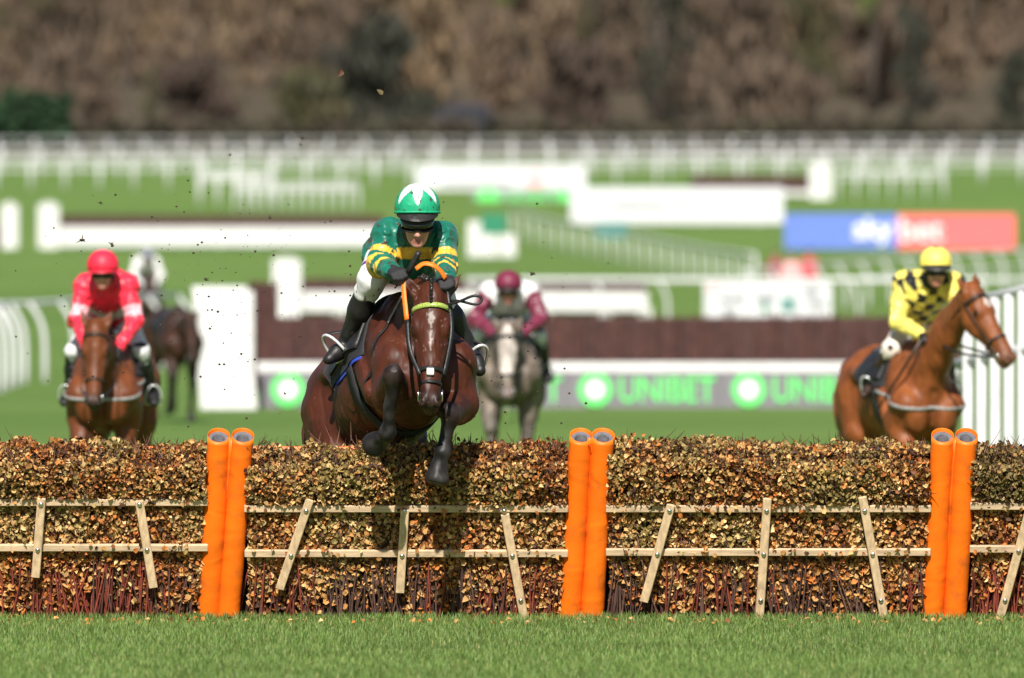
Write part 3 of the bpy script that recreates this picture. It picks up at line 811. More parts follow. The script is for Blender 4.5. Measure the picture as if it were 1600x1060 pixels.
def hurdle(px0, px1, rail_y, low_y, braces, label, seed, posts, bare=0.0, dark=0.0, density=1.0):
    r = np.random.default_rng(seed); u0, u1 = ux(px0), ux(px1); W = u1 - u0
    o0 = hp((u0 + u1) / 2, 0)
    t = thing('hurdle', label, 'hurdle', None, 'brush hurdle panels side by side')
    # timber frame: two rails over the brush, three bolted braces fanned out
    for yy in (rail_y, low_y):
        v = vy(yy)
        MB().box(hp((u0 + u1) / 2, v, .092), (W / 2 + .02, .0205, .013), (HU, HV, HW), .004).build('rail', 'timber', t, False)
    for (xa, ya, xb, yb) in braces:
        a = hp(ux(xa), vy(ya), .122); b = hp(ux(xb), vy(yb), .122); ax = nrmz(b - a)
        s = np.cross(ax, HW)
        br = MB().box((a + b) / 2, (.024, np.linalg.norm(b - a) / 2, .013), (s, ax, HW), .004).build('brace', 'timber_v', t, False)
        for yy in (rail_y, low_y) + ((927,) if yb > 940 else ()):
            f = (vy(yy) - vy(ya)) / (vy(yb) - vy(ya)); p = a + (b - a) * f
            MB().tube([p + HW * .012, p + HW * .019, p + HW * .024], [.015, .013, .006], 10).build('bolt', 'steel', br)
    # back rail and orange crash strip along the top at the take-off side
    MB().box(hp((u0 + u1) / 2, .94, -.15), (W / 2, .05, .03), (HU, HV, HW), .025).build('top_strip', 'orange_pvc', t, False)
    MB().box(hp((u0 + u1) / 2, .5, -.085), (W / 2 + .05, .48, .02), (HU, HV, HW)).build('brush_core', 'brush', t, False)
    # stems
    tw = MB(); ns = int(W * 340)
    for i in range(ns):
        u = r.uniform(u0 + .01, u1 - .01); w = r.uniform(-.05, .078); l = r.normal(0, .05); k = .55 + .9 * r.random()
        kind = vnoise(np.array([[u * 1.0, 0, 0]]), 2.2, 9)[0]
        c = (.22 * k, .045 * k, .028 * k) if kind + r.normal(0, .3) > .15 else (.105 * k, .054 * k, .042 * k)
        tw.tube([hp(u - l, .0, w), hp(u - l * .3 + r.normal(0, .008), .25, w + r.normal(0, .01)), hp(u + l, .55 + .3 * r.random(), w * .5)], [.0065 * (.6 + .8 * r.random()), .005, .003], 4, False, c)
    for i in range(int(W * (520 + 300 * dark))):                 # fine sprigs out of the top and face
        u = r.uniform(u0, u1); v = r.uniform(.72, 1.03); w = r.uniform(-.14, .10)
        a = hp(u, v, w); d = HV * (.6 + .5 * r.random()) * (1 if v > .9 else .4) + HW * r.normal(.35, .5) + HU * r.normal(0, .5)
        k = .5 + .8 * r.random(); ln = .025 + .030 * r.random()
        tw.tube([a, a + d * ln, a + d * ln * 1.7 + HV * .01], [.0032, .0024, .001], 3, False, (.17 * k, .085 * k, .055 * k))
    tw.build('stems', 'twig', t, True, kind='stuff', colr=True)
    # leaf mass: bulging head above the top rail, flat band between the rails, thinner skirt below
    vt, vl = vy(rail_y), vy(low_y); P = []; Nr = []; C = []; S = []
    topn = lambda u: 1.026 + .036 * vnoise(np.stack([u * 1.0, u * 0, u * 0], 1), 2.3, seed) + .028 * vnoise(np.stack([u * 1.0, u * 0, u * 0], 1), 9, seed + 1) + .02 * vnoise(np.stack([u * 1.0, u * 0, u * 0], 1), 24, seed + 2)
    def add(n, v, u, w, nr, band, sz, warm):
        p = np.outer(u, HU) + np.array([0, HD, 0]) + np.outer(v, HV) + np.outer(w, HW)
        P.append(p); Nr.append(nr); S.append(sz); C.append(leaf_colours(p, band, r, warm))
    n = int(W * 6800 * density); u = r.uniform(u0 - .012, u1 + .012, n); top = topn(u)
    th = r.uniform(-.9, 2.3, n)                                                   # section angle round the head: face .. top .. back
    hb = (top - vt) * .62; hc = vt + (top - vt) * .45
    fl = r.random(n) < .55
    v = np.where(fl, r.uniform(vt - .03, 1, n) * 0 + vt + .026 + (top - vt - .075) * r.random(n), top - .10 * (1 - np.sin(np.clip(th, .2, 2.3))) - .02 * r.random(n))
    bul = .105 + .03 * np.sin((v - vt) / (top - vt) * pi) + .012 * vnoise(np.stack([u, v, v * 0], 1), 6, seed + 3)
    w = np.where(fl, bul - .055 * np.clip((v - (top - .12)) / .12, 0, 1) ** 2, .10 - .20 * np.clip((th - .2) / 2.1, 0, 1)) - .11 * r.random(n) ** 1.5
    nr = np.where(fl[:, None], HW + HV * .5, HV + HW * .4) + r.normal(0, 1.15, (n, 3)); nr /= np.linalg.norm(nr, axis=1)[:, None]
    add(n, v, u, w, nr, 0, .015 + .023 * r.random(n) ** 1.3, .0)
    n = int(W * 2900 * density); u = r.uniform(u0, u1, n); v = r.uniform(vl + .012, vt + .03, n); w = .020 + .065 * r.random(n)
    nr = HW + HV * .35 + r.normal(0, .7, (n, 3)); nr /= np.linalg.norm(nr, axis=1)[:, None]
    add(n, v, u, w, nr, 1, .017 + .024 * r.random(n) ** 1.3, .1)
    n = int(W * 4600 * density); u = r.uniform(u0, u1, n); v = (vl - .028) * r.random(n) ** .85 - .005
    keep = vnoise(np.stack([u, u * 0, v * .0], 1), 2.6, seed + 8) * .8 + (v - .16) * 2.2 + .36 - bare > r.random(n) * .95
    u, v = u[keep], v[keep]; n = len(u); w = .015 + .06 * r.random(n)
    nr = HW + HV * .35 + r.normal(0, .7, (n, 3)); nr /= np.linalg.norm(nr, axis=1)[:, None]
    add(n, v, u, w, nr, 2, .018 + .026 * r.random(n) ** 1.3, .2)
    n = int(W * 150)                                                                # stray leaves standing off the top and over the rails
    u = r.uniform(u0, u1, n); v = np.where(r.random(n) < .6, topn(u) + r.uniform(0, .045, n), r.choice([vt, vl], n) + r.normal(.01, .02, n)); w = np.where(v > .95, r.uniform(-.08, .08, n), .118)
    nr = HW + r.normal(0, .7, (n, 3)); nr /= np.linalg.norm(nr, axis=1)[:, None]
    add(n, v, u, w, nr, 0, r.uniform(.020, .036, n), .3)
    P, Nr, C, S = np.concatenate(P), np.concatenate(Nr), np.concatenate(C), np.concatenate(S)
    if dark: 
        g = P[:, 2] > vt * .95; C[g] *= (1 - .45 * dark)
    V, Fc, CC = leaves(P, Nr, S, C, r)
    part('leaves', mesh('leaves', V, Fc, False, CC), 'leaf', t, kind='stuff')
    for (b0, t0, rad, lab, sd) in posts: end_post(t, b0, t0, rad, lab, sd)
    return t


def end_post(parent, pb, pt, rad, lab, seed):
    """orange padded sleeve with an open top showing grey foam"""
    r = np.random.default_rng(seed); n, m = 28, 26; L = 1.115
    a = hp(ux(pb), -.03, .03); b = hp(ux(pt), L, .03); ax = nrmz(b - a); s = nrmz(np.cross(HW, ax)); f = np.cross(ax, s)
    f = HW - ax * np.dot(HW, ax); f /= np.linalg.norm(f); s = np.cross(f, ax)
    V = []
    for i in range(m):
        g = i / (m - 1)
        for k in range(n):
            ph = 2 * pi * k / n; rr = rad * (1.03 - .05 * g)
            p0 = a + (b - a) * g
            if i == m - 1: p0 = p0 + ax * (-.022 * cos(ph))                       # back lip stands higher than the front
            d = f * cos(ph) + s * sin(ph)
            q = p0 + d * rr
            wr = .0028 * vnoise(np.array([q * np.array((1, 1, .45))]), 9, seed)[0] + .0022 * vnoise(np.array([q * np.array((.5, .5, 2.2))]), 14, seed + 1)[0]
            V.append(q + d * wr)
    nb = len(V)
    for k in range(n):                                                            # inner lip
        ph = 2 * pi * k / n; V.append(b + ax * (-.022 * cos(ph) - .004) + (f * cos(ph) + s * sin(ph)) * (rad * .93))
    for k in range(n):
        ph = 2 * pi * k / n; V.append(b - ax * .10 + (f * cos(ph) + s * sin(ph)) * (rad * .93))
    Fs = [(i * n + k, i * n + (k + 1) % n, (i + 1) * n + (k + 1) % n, (i + 1) * n + k) for i in range(m + 1) for k in range(n)]
    Fs += [((m - 1) * n + k, (m - 1) * n + (k + 1) % n, nb + (k + 1) % n, nb + k) for k in range(0)]
    me = mesh('end_post', V, Fs); o = part('end_post', me, 'orange_pvc', parent, lab)
    side = 1 if (seed % 2) else -1                                                 # stitched flap along the outer edge
    mb = MB(); pts = []; nn = []
    for i in range(14):
        g = .01 + .975 * i / 13; p = a + (b - a) * g + s * side * rad * (1.03 - .05 * g) + f * .012
        pts.append(p + s * side * (.008 + .004 * r.random())); nn.append(f + s * r.normal(0, .15))
    mb.ribbon(pts, nn, .030, .005); mb.build('seam_flap', 'orange_pvc', o)
    V = []; 
    for (rr, dz) in ((.90, -.055), (.90, -.022), (.84, -.018), (.56, -.020), (.52, -.03), (.50, -.30)):
        for k in range(n):
            ph = 2 * pi * k / n; V.append(b + ax * (dz - .020 * cos(ph)) + (f * cos(ph) + s * sin(ph)) * rad * rr)
    Fs = [(i * n + k, i * n + (k + 1) % n, (i + 1) * n + (k + 1) % n, (i + 1) * n + k) for i in range(5) for k in range(n)]
    part('foam_core', mesh('foam_core', V, Fs), 'foam', o)
    MB().tube([b - ax * .4, b - ax * .06, b - ax * .045], [rad * .38, rad * .38, rad * .33], 12).build('inner_post', 'dark_hole', o)


PW = .0645
hurdle(-182, 320, 777, 848, [(-100, 775, -140, 905), (67, 768, 56, 892), (219, 772, 240, 908)], 'leftmost brush hurdle panel with two braces showing, left of the first orange posts', 21,
       [(325, 343, PW, 'left orange padded post of the left pair', 30)], density=1.0)
hurdle(388, 882, 787, 857, [(485, 770, 437, 910), (633, 786, 625, 916), (789, 793, 822, 972)], 'brush hurdle panel directly beneath the jumping bay horse', 22,
       [(354, 381, PW, 'right orange padded post of the left pair', 31), (889, 908, PW, 'left orange padded post of the middle pair', 32)])
hurdle(952, 1448, 787, 855, [(1048, 778, 1006, 930), (1198, 768, 1186, 966), (1346, 766, 1383, 962)], 'brush hurdle panel between the middle and right orange post pairs', 23,
       [(924, 942, PW, 'right orange padded post of the middle pair', 33), (1457, 1471, PW, 'left orange padded post of the right pair', 34)])
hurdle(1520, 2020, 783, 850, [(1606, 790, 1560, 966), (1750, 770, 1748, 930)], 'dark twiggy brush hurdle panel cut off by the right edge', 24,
       [(1492, 1508, PW, 'right orange padded post of the right pair', 35)], bare=.25, dark=.8)


# ------------------------------------------------------------------ turf blades in front of and under the hurdle
def grass():
    r = np.random.default_rng(3)
    def blades(n, x, y, hmean, wmean):
        h = hmean * (.55 + .9 * r.random(n)); a = r.random(n) * 2 * pi; bend = h * (.15 + .55 * r.random(n)); w = wmean * (.6 + .8 * r.random(n))
        dx, dy = np.cos(a), np.sin(a); a2 = a + pi / 2 + r.normal(0, .5, n); px, py = np.cos(a2) * w / 2, np.sin(a2) * w / 2
        z0 = np.full(n, -.004)
        V = np.stack([np.stack([x - px, y - py, z0], 1), np.stack([x + px, y + py, z0], 1),
                      np.stack([x + dx * bend * .35 + px * .8, y + dy * bend * .35 + py * .8, h * .6], 1), np.stack([x + dx * bend * .35 - px * .8, y + dy * bend * .35 - py * .8, h * .6], 1),
                      np.stack([x + dx * bend, y + dy * bend, h], 1)], 1).reshape(-1, 3)
        f = np.array([(0, 1, 2), (0, 2, 3), (3, 2, 4)]); Fc = (np.arange(n)[:, None, None] * 5 + f).reshape(-1, 3)
        P = np.stack([x, y, x * 0], 1); g = vnoise(P, .9, 4) * .5 + vnoise(P, 3.0, 6) * .5
        base = np.array((.152, .236, .055)) * (1 + .25 * g[:, None]); ye = r.random(n) < .10
        base[ye] = (.30, .30, .10); base *= (.7 + .6 * r.random((n, 1)))
        C = np.repeat(base, 5, 0)
        return V, Fc, C
    n1 = 150000; x1 = r.uniform(-3.9, 3.9, n1); y1 = 57.5 + 12.9 * r.random(n1) ** .9
    n2 = 26000; x2 = r.uniform(-3.9, 3.9, n2); y2 = r.normal(69.50, .16, n2)
    out = [blades(n1, x1, y1, .032, .0044), blades(n2, x2, y2, .048, .0048)]
    nv = 0; Vs, Fs, Cs = [], [], []
    for V, Fc, C in out: Vs.append(V); Fs.append(Fc + nv); Cs.append(C); nv += len(V)
    o = part('grass', mesh('grass', np.concatenate(Vs), np.concatenate(Fs), False, np.concatenate(Cs)), 'grass_blade')
    tag(o, 'short green grass blades along the foot of the hurdle', 'grass', kind='stuff')
grass()

# ------------------------------------------------------------------ horses
def frame(yaw, pitch, sc, al, aw, roll=0.0):
    """matrix that carries horse space (x forward, y left, z up) to the world, point al landing on aw"""
    y, p = radians(yaw), radians(pitch)
    f0 = np.array([sin(y), -cos(y), 0]); up = np.array([0, 0, 1.0]); l = np.cross(up, f0)
    f = cos(p) * f0 + sin(p) * up; u = np.cross(f, l)
    if roll: l, u = cos(radians(roll)) * l + sin(radians(roll)) * u, cos(radians(roll)) * u - sin(radians(roll)) * l
    R = np.stack([f, l, u], 1) * sc; T = np.array(aw) - R @ np.array(al)
    M = Matrix([[*R[i], T[i]] for i in range(3)] + [[0, 0, 0, 1]])
    return M, (lambda px, py, d: np.linalg.inv(R) @ (at(px, py, d) - T)), R


GALLOP = dict(
    neck=[(.52, 0, 1.30), (.85, 0, 1.47), (1.12, 0, 1.60)], h=(.42, 0, -.9), n=(.9, 0, .42), ears=(.25, .45),
    FR=[(.50, -.17, .93), (.72, -.16, .62), (.66, -.15, .30), (.58, -.15, .20)], FL=[(.44, .17, .93), (.48, .16, .50), (.40, .15, .18), (.43, .15, .05)],
    HR=[(-.42, -.18, .93), (-.78, -.16, .60), (-.62, -.15, .25), (-.54, -.15, .10)], HL=[(-.50, .18, .93), (-.92, .16, .62), (-1.0, .15, .27), (-1.06, .15, .14)])


def horse(name, label, M, pose, pal, h=.016, tail=(-.25, 0, -.55), hair='hair', mane='short', blaze=None, tack=(), fx=True, group='racehorses on the course', leather='leather'):
    body, leg, muz = pal['body'], pal['leg'], pal['muzzle']
    S = Solid(body); Y = np.array((0, 1., 0))
    S.ell((.08, 0, 1.20), (.62, .27, .33), k=.05); S.ell((.42, 0, 1.16), (.34, .205, .34), k=.10)
    S.cone((.40, 0, 1.49), (.02, 0, 1.42), .10, .10, .12); S.cone((.05, 0, 1.36), (-.45, 0, 1.38), .15, .18, .12, flat=(Y, 1.25))
    S.ell((-.55, 0, 1.33), (.36, .25, .27), k=.12); S.ell((-.15, 0, 1.12), (.45, .24, .22), k=.10)
    for s in (-1, 1):
        S.ell((-.62, s * .13, 1.16), (.30, .165, .33), k=.055)
        S.cone((.34, s * .11, 1.40), (.66, s * .165, 1.10), .085, .112, .045); S.ell((.66, s * .105, 1.03), (.12, .112, .16), k=.03)
        S.cone((.20, s * .19, 1.30), (.44, s * .19, 1.02), .085, .105, .035); S.cone((.40, s * .15, 1.42), (.62, s * .175, 1.16), .05, .07, .025)
        S.cone((-.30, s * .22, 1.36), (-.62, s * .19, 1.42), .07, .08, .04)
        S.ell((-.34, s * .275, 1.20), (.10, .035, .12), k=.07, sub=True); S.cone((-.78, s * .235, 1.36), (-.74, s * .26, 1.0), .018, .02, .045, sub=True)
        S.cone((.30, s * .26, 1.36), (.52, s * .265, .98), .012, .014, .03, sub=True)
    # neck and head
    nb, nm, pl = [np.array(p, float) for p in pose['neck']]
    hd = nrmz(pose['h']); nn = np.array(pose['n'], float); nn = nrmz(nn - hd * np.dot(nn, hd)); lt = np.cross(nn, hd)
    ndir = nrmz(pl - nb); nlat = nrmz(Y - ndir * np.dot(Y, ndir)); ncr = nrmz(np.cross(ndir, nlat)); ncr = ncr if ncr[2] > 0 else -ncr
    S.cone(nb, nm, .235, .155, .12, flat=(nlat, .66)); S.cone(nm, pl - ncr * .03, .155, .108, .06, flat=(nlat, .66))
    S.cone(nb + ncr * .16, pl + ncr * .02, .06, .05, .06)
    hp_ = lambda a, b=0.0, c=0.0: pl + hd * a + nn * b + lt * c
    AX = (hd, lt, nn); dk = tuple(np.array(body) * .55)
    S.ell(hp_(.10, -.015), (.15, .092, .10), AX, .05); S.cone(hp_(.12, -.02), hp_(.50, -.02), .098, .058, .05, flat=(lt, .86))
    S.cone(hp_(.14, .028), hp_(.52, .010), .052, .040, .04, flat=(lt, 1.05))
    S.cone(hp_(.22, -.125), hp_(.55, -.075), .045, .028, .05)
    S.ell(hp_(.575, -.025), (.075, .058, .066), AX, .04, muz)
    for s in (-1, 1):
        S.ell(hp_(.205, -.085, s * .050), (.125, .042, .098), AX, .035)
        S.ell(hp_(.185, .022, s * .078), (.055, .030, .036), AX, .025)
        S.cone(hp_(.26, .0, s * .072), hp_(.44, -.005, s * .054), .014, .010, .025)          # facial crest
        S.ell(hp_(.605, .018, s * .040), (.038, .026, .034), AX, .02, muz)
        S.cone(hp_(.592, .036, s * .062), hp_(.628, .012, s * .038), .021, .014, .010, tuple(np.array(muz) * .12), sub=True)
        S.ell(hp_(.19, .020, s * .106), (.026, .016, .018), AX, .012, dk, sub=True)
        eo, en = pose['ears']; eb = hp_(.015, .012, s * .060); ed = nrmz(-hd * 1.0 + nn * en + lt * s * eo); fa = nrmz(nn - ed * np.dot(nn, ed))
        S.cone(eb, eb + ed * .085, .034, .037, .03, flat=(fa, .7)); S.cone(eb + ed * .085, eb + ed * .175, .037, .006, .012, flat=(fa, .6))
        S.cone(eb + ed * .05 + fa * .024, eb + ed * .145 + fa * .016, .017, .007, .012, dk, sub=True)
    S.ell(hp_(.605, -.075), (.045, .040, .028), AX, .03, muz)
    S.cone(hp_(.615, -.045, -.05), hp_(.615, -.045, .05), .008, .008, .012, tuple(np.array(muz) * .4), sub=True)
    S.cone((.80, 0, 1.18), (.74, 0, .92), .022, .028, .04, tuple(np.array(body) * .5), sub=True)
    mid = tuple(np.array(body) * .45 + np.array(leg) * .55)
    for key in ('FR', 'FL'):
        s = 1 if key == 'FL' else -1; E, K, Ft, Hf = [np.array(p, float) for p in pose[key]]
        sh = np.array((.60, s * .165, 1.10))
        S.cone(sh, E, .120, .108, .05); S.cone(E, E * .5 + K * .5, .106, .080, .035); S.cone(E * .5 + K * .5, K, .078, .052, .025, mid)
        kd = nrmz(K - E); S.ell(K, (.068, .055, .057), (nrmz(Ft - K), Y, np.cross(nrmz(Ft - K), Y)), .02, leg)
        back = nrmz(np.cross(Y, nrmz(Ft - K))); back = back if np.dot(back, (1, 0, 0)) < 0 else -back
        S.cone(K, Ft, .041, .034, .02, leg); S.cone(K * .85 + Ft * .15 + back * .026, Ft + back * .020, .021, .024, .012, leg)
        S.ell(Ft, (.050, .045, .050), None, .02, leg); P1 = Ft + (Hf - Ft) * .62
        S.cone(Ft, P1, .036, .036, .02, leg); dH = nrmz(Hf - Ft)
        S.cone(P1, P1 + dH * .072, .047, .067, .008, pal['hoof']); S.ell(P1 + dH * .128, (.07, .07, .03), (nrmz(np.cross(dH, Y)), Y, dH), .01, pal['hoof'], sub=True)
    for key in ('HR', 'HL'):
        s = 1 if key == 'HL' else -1; St, Hk, Ft, Hf = [np.array(p, float) for p in pose[key]]
        S.cone((-.50, s * .14, 1.22), St, .20, .125, .08); S.cone(St, St * .45 + Hk * .55, .12, .075, .06)
        S.cone((-.86, s * .11, 1.22), St * .35 + Hk * .65, .12, .055, .08); S.cone(St * .5 + Hk * .5, Hk, .068, .048, .03, mid)
        S.ell(Hk, (.055, .046, .062), None, .02, leg); S.cone(Hk, Ft, .042, .034, .02, leg); S.ell(Ft, (.045, .041, .045), None, .02, leg)
        P1 = Ft + (Hf - Ft) * .62; S.cone(Ft, P1, .036, .038, .02, leg); dH = nrmz(Hf - Ft); S.cone(P1, P1 + dH * .06, .047, .06, .012, pal['hoof'])
    S.field(h).surface().smooth(2 if h < .012 else 1)
    _n = S.normals(); _x = S.V
    S.V = _x + _n * (.0045 * vnoise(_x, 8, 31) + .0030 * vnoise(_x, 18, 32) + .0034 * (1 - 3 * np.abs(vnoise(_x * np.array((1, 1, .6)), 10, 33))) + .0016 * np.sin(_x[:, 0] * 95 + 2 * _x[:, 2]) * np.clip(1 - np.abs(_x[:, 0] + .02) / .3, 0, 1) * (_x[:, 2] < 1.35) * (_x[:, 2] > .95))[:, None]
    C = S.colours(.016); V = S.V
    q = V - pl; a, b, c = q @ hd, q @ nn, q @ lt                                            # face markings
    onface = (b > .0) & (np.abs(c) < .1)
    if blaze:
        for (a0, a1, w) in blaze:
            wob = .003 * vnoise(V, 30, 2) + .004 * vnoise(V, 90, 3); m_ = onface & (np.abs((a - (a0 + a1) / 2) / ((a1 - a0) / 2)) ** 2 + ((np.abs(c) + wob) / w) ** 2 < 1)
            C[m_] = C[m_] * (1 - pal.get('white', .8)) + pal.get('white', .8) * np.array((.55, .48, .44))
    C *= (1 + .10 * vnoise(V, 7, 4) + .06 * vnoise(V, 28, 5))[:, None]
    if pal.get('dapple'):
        dp = vnoise(V, 14, 6) + .6 * vnoise(V, 30, 7); C *= (1 + .28 * np.clip(dp, -1, 1))[:, None]
        C += np.clip(.06 * vnoise(V, 4, 9), 0, 1)[:, None] * np.array((1, .85, .6))
    if 'sweat' in tack:
        sp = vnoise(V, 105, 41) + .4 * vnoise(V, 30, 42); front = (a > -.05) & (np.abs(c) < .12) & (b > -.12) & (a < .5) & (np.linalg.norm(q, axis=1) < .6)
        C[front & (sp > .82)] = np.array((.17, .11, .09)); C[(sp < -.90)] *= .45; C[(sp > 1.0) & ~front] = np.array((.10, .06, .045))
        dust = np.clip(vnoise(V, 26, 43) + .2, 0, 1) * (C.sum(1) < .05); C = C + dust[:, None] * np.array((.022, .020, .018))
    t = thing(name, label, 'horse', M, group)
    part('body', mesh('body', V, S.Q, True, C), 'coat', t)
    for s in (-1, 1):
        MB().ball(hp_(.19, .016, s * .090), .021, 14).build('eye', 'eye', t)
    # hair
    r = np.random.default_rng(len(label)); mb = MB(); dock = np.array((-.86, 0, 1.44)); tl = np.array(tail, float)
    for i in range(46):
        o = r.normal(0, .022, 3); e = r.normal(0, .07, 3)
        mb.tube(curve([dock + o * .5, dock + np.array((-.10, 0, -.02)) + o, dock + tl * .5 + np.array((-.08, 0, 0)) + o * 2 + e * .5, dock + tl + e * 1.4], 8), [.014, .016, .015, .013, .011, .009, .006, .003], 4, False)
    mb.build('tail', hair, t)
    mb = MB(); crest = [nb + ncr * .21 - ndir * .05, nm + ncr * .115, pl + ncr * .04]; cp = curve(crest, 40)
    if mane == 'plaits':
        for i in range(4, 40, 4):
            p = S.hit(cp[i] - ncr * .12, ncr, .3); MB().ball(p + ncr * .008, (.018, .020, .018), 8).ball(p + ncr * .020 + nlat * .006, .014, 8).build('plait', hair, t)
    else:
        for i in range(40):
            for j in range(5):
                p = S.hit(cp[i] - ncr * .10, ncr, .3) - ncr * .01; sd = nlat * (.05 + .05 * r.random()) * (1 if r.random() < .8 else -.6)
                mb.tube([p, p + ncr * .025 + sd * .5 - ndir * .01 * r.random(), p - ncr * (.05 + .05 * r.random()) + sd * 1.3], [.007, .006, .002], 3, False)
    if mb.V: mb.build('mane', hair, t, kind='stuff')
    mb = MB()
    if mane == 'plaits':
        for i in range(9): mb.ball(S.hit(hp_(-.05 + .016 * i, -.05), nn + hd * (-.3 + .03 * i), .3) + nn * .006, (.013, .011, .012), 8, AX)
        mb.build('forelock', hair, t)
        mb = MB()
        for i in range(5): 
            p = S.hit(hp_(-.06 + .020 * i, -.05), nn + hd * (-.35 + .05 * i), .3) + nn * .012
            mb.box(p, (.007, .0025, .004), (nrmz(hd + lt * (.5 if i % 2 else -.5)), nrmz(lt), nn))
        mb.build('plait_tape', 'strap_white', t)
    else:
        for i in range(14):
            p = hp_(-.01, .07, r.normal(0, .02)); mb.tube([p, p + hd * .06 + nn * .03, p + hd * (.10 + .05 * r.random()) + nn * .015 + lt * r.normal(0, .02)], [.006, .005, .002], 3, False)
        mb.build('forelock', hair, t)
    # bridle
    def ring(a0, axis, b0, b1, ang, n=30, off=.003, tm=.55):
        pts = []; nr = []
        for i in range(n):
            th = ang[0] + (ang[1] - ang[0]) * i / (n - (0 if abs(ang[1] - ang[0]) > 6.28 else 1)); d = b0 * cos(th) + b1 * sin(th)
            pts.append(S.hit(a0, d, tm) + d * off); nr.append(d)
        return pts, nr
    br = thing_part('bridle', t)
    p, q2 = ring(hp_(.43, -.03), hd, nn, lt, (0, 2 * pi), tm=.13); MB().ribbon(p, q2, .022, .005, True).build('noseband', leather, br)
    if fx:
        p, q2 = ring(hp_(.085, -.02), hd, nn, lt, (-1.55, 1.55), tm=.16); MB().ribbon(p, q2, .026, .005).build('browband', 'browband' if 'browband' in tack else leather, br)
    else:
        p, q2 = ring(hp_(.085, -.02), hd, nn, lt, (-1.55, 1.55), tm=.16); MB().ribbon(p, q2, .028, .006).build('browband', leather, br)
    p, q2 = ring(hp_(.06, -.06), hd, -nn, lt, (-1.4, 1.4), tm=.20); MB().ribbon(p, q2, .014, .004).build('throat_strap', leather, br)
    bitp = {}
    for s in (-1, 1):
        pts = []; nr = []
        for i in range(12):
            f = i / 11; o = hp_(.06 + .47 * f, -.02 - .035 * f); d = lt * s; pts.append(S.hit(o, d, .14) + d * .003); nr.append(d)
        MB().ribbon(pts, nr, .017, .005).build('cheekpiece', leather, br)
        bp = pts[-1] + lt * s * .008 + hd * .015; bitp[s] = bp
        MB().tube([bp + (hd * cos(a_) + nn * sin(a_)) * .030 for a_ in np.linspace(0, 2 * pi, 17)[:-1]], .0055, 6, closed=True).build('bit_ring', 'steel', br)
    if 'drop' in tack:
        p, q2 = ring(hp_(.505, -.03), hd, nn, lt, (-1.1, 1.1), tm=.13); MB().ribbon(p, q2, .016, .005).build('grackle_strap', leather, br)
        MB().box(S.hit(hp_(.452, -.03), nn, .2) + nn * .006, (.02, .02, .006), AX, .004).build('nose_pad', 'white_cloth_plain', br, False)
    # saddle, cloth, girth
    def patch(x0, x1, a0, a1, off, th, nx=16, na=26, zc=1.22):
        G = np.zeros((2, nx, na, 3))
        for i in range(nx):
            for j in range(na):
                x = x0 + (x1 - x0) * i / (nx - 1); g = a0 + (a1 - a0) * j / (na - 1); d = np.array((0, sin(g), cos(g))); pp = S.hit((x, 0, zc), d, .6)
                for k in (0, 1): G[k, i, j] = pp + d * (off + th * k)
        V_ = G.reshape(-1, 3); n0 = nx * na; Fs = []
        for i in range(nx - 1):
            for j in range(na - 1):
                q_ = (i * na + j, i * na + j + 1, (i + 1) * na + j + 1, (i + 1) * na + j); Fs.append(q_[::-1]); Fs.append(tuple(v + n0 for v in q_))
        for i in range(nx - 1):
            for j in (0, na - 1): Fs.append((i * na + j, (i + 1) * na + j, (i + 1) * na + j + n0, i * na + j + n0))
        for j in range(na - 1):
            for i in (0, nx - 1): Fs.append((i * na + j, i * na + j + 1, i * na + j + 1 + n0, i * na + j + n0))
        return mesh('patch', V_, Fs)
    part('saddle_cloth', patch(.36, -.26, -1.45, 1.45, .004, .010), 'black_cloth', t)
    if 'blue_pad' in tack: part('saddle_pad', patch(.345, -.10, -1.53, 1.53, .001, .008), 'blue_cloth', t)
    sd = part('saddle', patch(.30, -.16, -1.25, 1.25, .014, .022), 'leather', t)
    MB().tube(curve([S.hit((-.14, 0, 1.2), (0, sin(g), cos(g)), .6) + np.array((-.02, 0, .035)) for g in (-.5, -.25, 0, .25, .5)], 12), [.018] * 12, 8).build('cantle', 'leather', sd)
    MB().tube(curve([S.hit((.26, 0, 1.2), (0, sin(g), cos(g)), .6) + np.array((.0, 0, .04)) for g in (-.4, -.2, 0, .2, .4)], 12), [.02] * 12, 8).build('pommel', 'leather', sd)
    p, q2 = ring(np.array((.20, 0, 1.18)), None, np.array((0, 0, -1.)), Y, (-1.75, 1.75), 36, .012); MB().ribbon(p, q2, .09, .008).build('girth', 'black_cloth', t)
    if 'breast_girth' in tack:
        p, q2 = ring(np.array((.28, 0, 1.22)), None, np.array((1., 0, -.32)), Y, (-1.6, 1.6), 40, .006); MB().ribbon(p, q2, .028, .008).build('breast_girth', 'strap_white', t)
    if 'neck_strap' in tack:
        c0 = nb * .72 + nm * .28 + np.array((-.03, 0, -.02)); ax2 = nrmz(ndir * .75 + np.array((.3, 0, -.75)))
        b0 = nrmz(np.cross(Y, ax2)); p, q2 = ring(c0, None, b0, Y, (0, 2 * pi), 60, .003); MB().ribbon(p, q2, .018, .005, True).build('neck_strap', 'leather', t)
        sg = 1 if p[0][2] > p[30][2] else -1; ids = [(i if sg > 0 else i + 30) % 60 for i in range(-11, 12)]
        MB().ribbon([p[i] + q2[i] * .004 for i in ids], [q2[i] for i in ids], .022, .004).build('strap_sleeve', 'strap_white', t)
    return dict(o=t, S=S, bit=bitp, hp=hp_, hd=hd, nn=nn, lt=lt, ncr=ncr, ndir=ndir, nlat=nlat, pl=pl, nb=nb, nm=nm, bridle=br)


def thing_part(name, parent):
    """a part that only gathers its own pieces"""
    o = bpy.data.objects.new(name, None); col.objects.link(o); o.parent = parent; o.empty_display_size = .05
    return o


